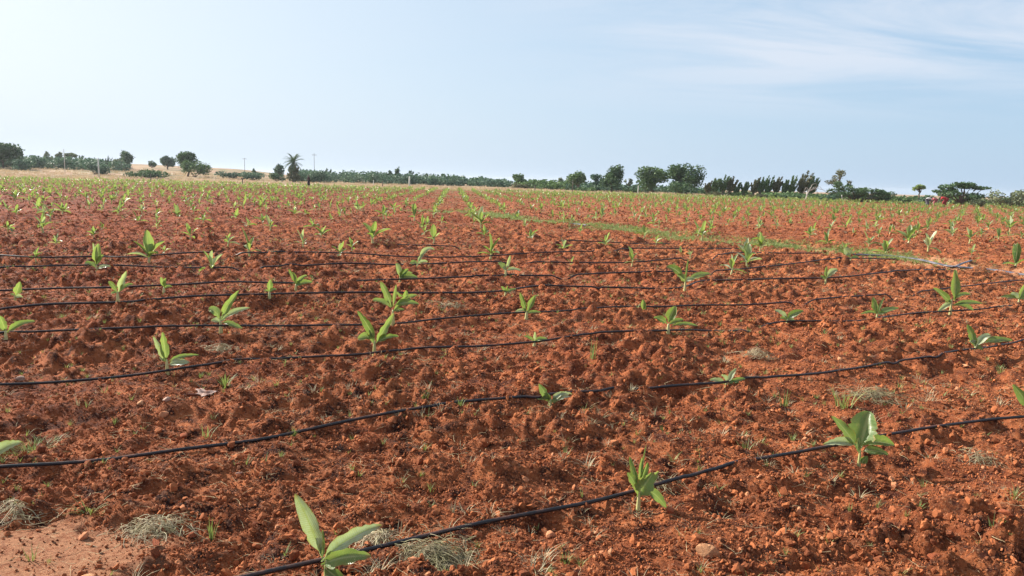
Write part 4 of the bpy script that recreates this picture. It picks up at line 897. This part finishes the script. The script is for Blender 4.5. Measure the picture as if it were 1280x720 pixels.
T(1050, 213, 30, 126, 'open', 'brown', 'brownish open crowned tree with forked trunk, right', 60, group=G_T); T(1079, 226, 66, 118, 'wedge', 'dark', 'dark acacia sloping down to the right beside the brownish tree', 61, 'acacia_tree', G_T)
T(1040, 240, 26, 114, 'shrub', 'teal', 'low bluish bush below the brownish tree', 62, group=G_T, name='bush', cat='bush')
T(1150, 230, 15, 118, 'domed', 'pale', 'small pale green tree standing alone on a bare trunk, right', 63, group=G_T); T(1202, 228, 58, 114, 'umbrella', 'dark', 'wide flat topped acacia behind the field workers', 64, 'acacia_tree', G_T)
T(1256, 235.5, 52, 108, 'shrub', 'grey', 'grey green rounded bush near the right edge', 65, group=G_T, name='bush', cat='bush'); T(1292, 237, 40, 112, 'shrub', 'dark', 'dark bush cut by the right edge', 66, group=G_T, name='bush', cat='bush')
bushes = [(190, 210, 60, 150, 'dark', 'long dark hedge like bush on the dry slope at left'), (300, 213.5, 56, 165, 'teal', 'long low bush on the dry slope left of the palm'), (345, 214, 22, 160, 'dark', 'low bush at the foot of the small cone shaped tree'),
          (400, 211.5, 34, 170, 'teal', 'dark teal bush right of the palm'), (28, 199, 30, 175, 'teal', 'bush right of the dark tree at the left edge'), (118, 201, 34, 165, 'teal', 'wide bush around the left white post'), (145, 199, 20, 200, 'grey', 'grey bush left of the small round crowned tree'),
          (1130, 243, 40, 116, 'mid', 'low bush between the sloping acacia and the pale tree'), (1168, 241, 34, 116, 'teal', 'low bush right behind the white shirted worker'), (893, 238, 22, 120, 'brown', 'brown bush at the foot of the left plume group'), (950, 241, 26, 122, 'brown', 'brown bush at the foot of the middle plume group'),
          (990, 241, 34, 122, 'dark', 'dark bush at the foot of the right plume group'), (735, 232, 34, 134, 'mid', 'low bush under the two left round trees'), (790, 234, 30, 134, 'dark', 'low bush at the foot of the third round tree'), (650, 228, 30, 150, 'brown', 'reddish bush at the right end of the scrub belt'), (1225, 246, 26, 110, 'grey', 'grey bush between the flat topped acacia and the rounded bush')]
for i, (a, b, w_, D, mt, l) in enumerate(bushes): T(a, b, w_, D, 'shrub', mt, l, 80+i, 'bush', 'low bushes before the horizon trees', 'bush')
# scrub belts that read as one mass
def belt(x0, x1, D0, D1, tops, n, label, seed, mat='teal', sz=(1.0, 2.2)):
    r = np.random.default_rng(seed); blobs = []
    for _ in range(n):
        xp = r.uniform(x0, x1); D = r.uniform(D0, D1); X, Y = at(xp, D); g = float(h_full(np.array([X]), np.array([Y]))[0]); tz = topz(xp, np.interp(xp, [p[0] for p in tops], [p[1] for p in tops])+r.uniform(-.5, 4), D)
        H = max(tz-g, .8); w_ = r.uniform(*sz); blobs.append((X, Y, g+H*.5, w_, w_, H*.5))
    V, F_, C_ = leafcloud(blobs, 46, .36, seed, .7); me = np_mesh('scrub_belt', V, F_, False, {'tone': C_}); tag(link('scrub_belt', me, CROWN[mat]), label, kind='stuff')
belt(372, 650, 175, 215, [(372, 212), (415, 213), (440, 213.5), (470, 214), (500, 216), (540, 217), (570, 218.5), (600, 221.5), (650, 223.5)], 170, 'long belt of dark green scrub along the horizon from the palm to the centre', 5)
belt(-60, 160, 185, 235, [(-60, 190), (20, 196), (60, 197), (100, 199), (160, 202)], 120, 'belt of bluish scrub on the left horizon', 6)
belt(652, 712, 150, 175, [(652, 224), (712, 226)], 50, 'light green hedge of scrub left of the round trees', 7, 'mid')
belt(712, 900, 145, 165, [(712, 226), (900, 234)], 70, 'dark undergrowth behind the big round trees', 8, 'teal')
belt(880, 1320, 124, 150, [(880, 237), (1000, 240), (1110, 244), (1320, 247)], 130, 'low green undergrowth along the right horizon', 9, 'mid', (.8, 1.5))
# date palm
X, Y = at(367, 165); g = float(h_full(np.array([X]), np.array([Y]))[0]); H = topz(367, 192, 165)-g; root = empty('palm_tree', (X, Y, g-.05)); tag(root, 'date palm with a round head and shaggy skirt, left of centre on the horizon', 'palm tree', G_T)
tb = MB(); tb.tube([(0, 0, -.2), (.05, 0, H*.3), (0, 0, H*.66)], [.32, .26, .24], 8); tb.build('trunk', mat_bark, root)
r = random.Random(3); mat_frond = CROWN['dark']
fronds = MB(); nfr = 58
for i in range(nfr):
    a = r.uniform(0, 6.28); e = R(-48+132*(i/nfr)**.85); L = H*.37*r.uniform(.85, 1.1); p = Vector((0, 0, H*.66)); pts = []; ee = e
    fr = MB()
    for s_ in range(8):
        pts.append(p.copy()); p = p+Vector((math.cos(a)*math.cos(ee), math.sin(a)*math.cos(ee), math.sin(ee)))*L/7; ee -= .13
    fr.tube(pts, [.03]*7+[.008], 3, False, .6)
    for s_ in range(1, 8):
        for sd_ in (-1, 1):
            for q in (0, .5):
                b = pts[s_]-(pts[s_]-pts[s_-1])*q; tg = (pts[s_]-pts[s_-1]).normalized(); sv = tg.cross(Vector((0, 0, 1))).normalized()*sd_
                tip = b+(sv*.8+tg*.6+Vector((0, 0, -.15))).normalized()*.42; fr.add([b-tg*.05, b+tg*.05, tip], [(0, 1, 2)], None, r.uniform(0, .6))
    fr.build('frond', mat_frond, root, smooth=False)
V, F_, C_ = leafcloud([(0, 0, H*.40, H*.17, H*.17, H*.17), (0, 0, H*.18, H*.22, H*.22, H*.16)], 330, .25, 33, 1.6)
link('dead_skirt', np_mesh('dead_skirt', V, F_, False, {'tone': C_}), CROWN['brown'], root)['label'] = 'shaggy brownish skirt of hanging fronds'
# bare whitish leaning tree
X, Y = at(1011, 118); g = float(h_full(np.array([X]), np.array([Y]))[0]); tb = MB(); r = random.Random(5); m_ = 118/949
tb.tube([(-.4, 0, -.1), (-.1, 0, 1.0), (.25, 0, 1.9)], [.12, .09, .06], 6)
for (ex, ez) in ((2.6, 1.5), (2.0, 1.9), (1.2, 2.3), (1.9, .9), (-.6, 1.7)):
    tb.tube([(.1, 0, 1.3), (ex*.4, .1, max(ez, 1.8)), (ex*.8, 0, ez*1.05), (ex, 0, ez*.8)], [.05, .04, .03, .015], 5)
tag(tb.build('bare_tree', mat_pbark, None, (X, Y, g)), 'leafless whitish tree with branches arching right, beside the last feathery tree', 'tree')
# ------------------------------------------------------------------ posts and poles
def post(xp, ytop, D, w, mat, label, cat='post', name='post', arm=False):
    X, Y = at(xp, D); g = float(h_full(np.array([X]), np.array([Y]))[0]); H = topz(xp, ytop, D)-g; mb = MB(); r = random.Random(int(xp))
    mb.tube([(0, 0, -.2), (r.uniform(-.03, .03), 0, H*.5), (r.uniform(-.05, .05), 0, H)], [w, w*.95, w*.8], 6)
    if arm: mb.tube([(-.7, 0, H*.93), (.7, 0, H*.93)], .05, 4)
    return tag(mb.build(name, mat, None, (X, Y, g)), label, cat)
post(512, 220.5, 124, .13, mat_post, 'white post at the edge of the field left of the centre'); post(123.5, 199.5, 140, .13, mat_post, 'pale thick post in front of the bush at left')
post(81, 190, 165, .07, mat_post, 'tall thin pale pole on the left skyline', 'pole', 'pole'); post(393, 193, 230, .06, mat_dpost, 'faint tall thin pole just right of the palm', 'pole', 'pole', True)
post(306, 199, 260, .07, mat_dpost, 'faint tall thin pole above the bare hill crest', 'pole', 'pole', True); post(223, 199, 250, .05, mat_dpost, 'faint thin pole left of the tall domed tree', 'pole', 'pole', True)
post(669, 232, 122, .09, mat_dpost, 'short dark post at the field edge right of centre, left one'); post(716, 226, 119, .06, mat_dpost, 'thin tall stake before the leftmost round tree'); post(798, 232, 122, .07, mat_post, 'pale stake before the third round tree')
post(188, 217, 122, .07, mat_dpost, 'dark fence stake in the dry grass at left'); post(303, 222, 119, .09, mat_dpost, 'dark fence stake in the dry grass left of the palm'); post(478, 226, 121, .08, mat_dpost, 'dark fence stake left of the white post')
post(467, 225, 123, .05, mat_post, 'thin pale stake left of the dark stake near the white post'); post(1009, 238, 116, .06, mat_post, 'thin white stake at the foot of the leafless tree'); post(1053, 243, 114, .06, mat_post, 'thin white stake below the brownish tree')

# ------------------------------------------------------------------ people
def person(xp, yfoot, hpx, pose, colours, label, face=0):
    X, Y = ground(xp, yfoot); D = math.hypot(X, Y); S = hpx*D/949
    root = empty('person', (X, Y, gz(X, Y)), face); tag(root, label, 'person')
    skin = simple('skin', (.16, .08, .05), (.12, .06, .04), 5, .6); top = simple('cloth_top', colours[0], tuple(c*.8 for c in colours[0]), 5, .9); low = simple('cloth_low', colours[1], tuple(c*.8 for c in colours[1]), 5, .9); hair = simple('hair', (.01, .01, .01), (.02, .015, .01), 9, .6)
    if pose == 'stand':
        J = dict(pel=(0, 0, .93), che=(0, .0, 1.28), nec=(0, .02, 1.46), hed=(0, .04, 1.58), top=(0, .04, 1.70), shL=(-.19, 0, 1.41), elL=(-.26, .02, 1.13), haL=(-.24, .10, .90), shR=(.19, 0, 1.41), elR=(.25, .03, 1.14), haR=(.20, .16, .95),
                 hiL=(-.09, 0, .90), knL=(-.10, .05, .50), anL=(-.10, -.02, .09), toL=(-.11, .14, .03), hiR=(.09, 0, .90), knR=(.11, .03, .50), anR=(.12, .03, .09), toR=(.13, .19, .03)); hh = 1.72
    else:
        J = dict(pel=(0, -.22, .88), che=(0, .12, 1.02), nec=(0, .34, 1.02), hed=(0, .46, .98), top=(0, .55, .94), shL=(-.19, .26, 1.0), elL=(-.24, .34, .72), haL=(-.16, .46, .46), shR=(.19, .26, 1.0), elR=(.24, .36, .72), haR=(.12, .50, .44),
                 hiL=(-.1, -.2, .86), knL=(-.12, .02, .50), anL=(-.12, -.08, .09), toL=(-.12, .1, .03), hiR=(.1, -.2, .86), knR=(.13, .05, .50), anR=(.13, -.03, .09), toR=(.13, .15, .03)); hh = 1.12
    sc_ = min(max(S/hh, .75), 1.15)
    def skinned(name, verts, edges, mat, parent=root):
        me = bpy.data.meshes.new(name); me.from_pydata([Vector(v[0])*sc_ for v in verts], edges, []); o = link(name, me, mat, parent); m1 = o.modifiers.new('skin', 'SKIN'); m1.use_smooth_shade = True
        for i, v in enumerate(verts): me.skin_vertices[0].data[i].radius = (v[1]*sc_, (v[2] if len(v) > 2 else v[1])*sc_)
        me.skin_vertices[0].data[0].use_root = True; o.modifiers.new('sub', 'SUBSURF').levels = 1; o.modifiers['sub'].render_levels = 1; return o
    K = ['pel', 'che', 'nec', 'hed', 'top', 'shL', 'elL', 'haL', 'shR', 'elR', 'haR', 'hiL', 'knL', 'anL', 'toL', 'hiR', 'knR', 'anR', 'toR']
    rad = [.13, .14, .055, .095, .07, .055, .042, .03, .055, .042, .03, .085, .06, .04, .03, .085, .06, .04, .03]
    E = [(0, 1), (1, 2), (2, 3), (3, 4), (1, 5), (5, 6), (6, 7), (1, 8), (8, 9), (9, 10), (0, 11), (11, 12), (12, 13), (13, 14), (0, 15), (15, 16), (16, 17), (17, 18)]
    me = bpy.data.meshes.new('body')
    b = skinned('body', [(J[k], q) for k, q in zip(K, rad)], E, skin)
    mid = lambda a, b_, f: tuple(Vector(J[a])*(1-f)+Vector(J[b_])*f)
    skinned('shirt', [(J['pel'], .155), (J['che'], .175), (mid('che', 'nec', .7), .09), (J['shL'], .075), (mid('shL', 'elL', .8), .06), (J['shR'], .075), (mid('shR', 'elR', .8), .06)], [(0, 1), (1, 2), (1, 3), (3, 4), (1, 5), (5, 6)], top)
    pv = Vector(J['pel']); kv = (Vector(J['knL'])+Vector(J['knR']))/2; av = (Vector(J['anL'])+Vector(J['anR']))/2+Vector((0, 0, .12))
    mb = MB(); nn_ = 14; mb.tube([pv*sc_+Vector((0, 0, .08)), pv*sc_, kv*sc_, av*sc_], [.16*sc_, .19*sc_, .20*sc_, .22*sc_], nn_, False); mb.build('wrap_skirt', low, root)
    hd = lumpmesh('hair', 5, 2, .02); o = link('hair', hd, hair, root); p = Vector(J['hed'])*.45+Vector(J['top'])*.55; o.location = (p+Vector((0, -.025, .01)))*sc_; o.scale = (.105*sc_, .115*sc_, .12*sc_)
    return root
person(386, 233.5, 13.5, 'stand', ((.05, .02, .02), (.03, .02, .03)), 'person in dark clothes standing at the field edge right of the palm', 2.8)
person(1159, 258, 10, 'bend', ((.75, .76, .74), (.10, .10, .12)), 'person in a white shirt bending over the plants at the far right', -1.2)
person(1168, 258, 9.5, 'bend', ((.62, .22, .22), (.30, .10, .10)), 'person in faded pink bending between the white and the red clad worker', 1.4)
person(1180, 258.5, 11.5, 'bend', ((.48, .04, .04), (.25, .03, .03)), 'person in bright red bending over the plants at the far right', 1.0)

# ------------------------------------------------------------------ thin haze over the plain
hb = MB(); X0, X1, Y0, Y1, Z0, Z1 = -2700, 2700, -2700, 2700, -9, 11
hb.add([(X0, Y0, Z0), (X1, Y0, Z0), (X1, Y1, Z0), (X0, Y1, Z0), (X0, Y0, Z1), (X1, Y0, Z1), (X1, Y1, Z1), (X0, Y1, Z1)], [(3, 2, 1, 0), (4, 5, 6, 7), (0, 1, 5, 4), (1, 2, 6, 5), (2, 3, 7, 6), (3, 0, 4, 7)])
mat_haze = bpy.data.materials.new('haze'); mat_haze.use_nodes = True; t = mat_haze.node_tree; t.nodes.clear(); out = N(t, 'ShaderNodeOutputMaterial')
pv_ = N(t, 'ShaderNodeVolumePrincipled'); pv_.inputs['Color'].default_value = (.86, .92, 1, 1); pv_.inputs['Density'].default_value = .0002; pv_.inputs['Anisotropy'].default_value = .3; t.links.new(pv_.outputs[0], out.inputs['Volume'])
tag(hb.build('haze', mat_haze, smooth=False), kind='stuff')

# ------------------------------------------------------------------ render settings
scene.render.engine = 'CYCLES'
print('objects', len(bpy.data.objects))
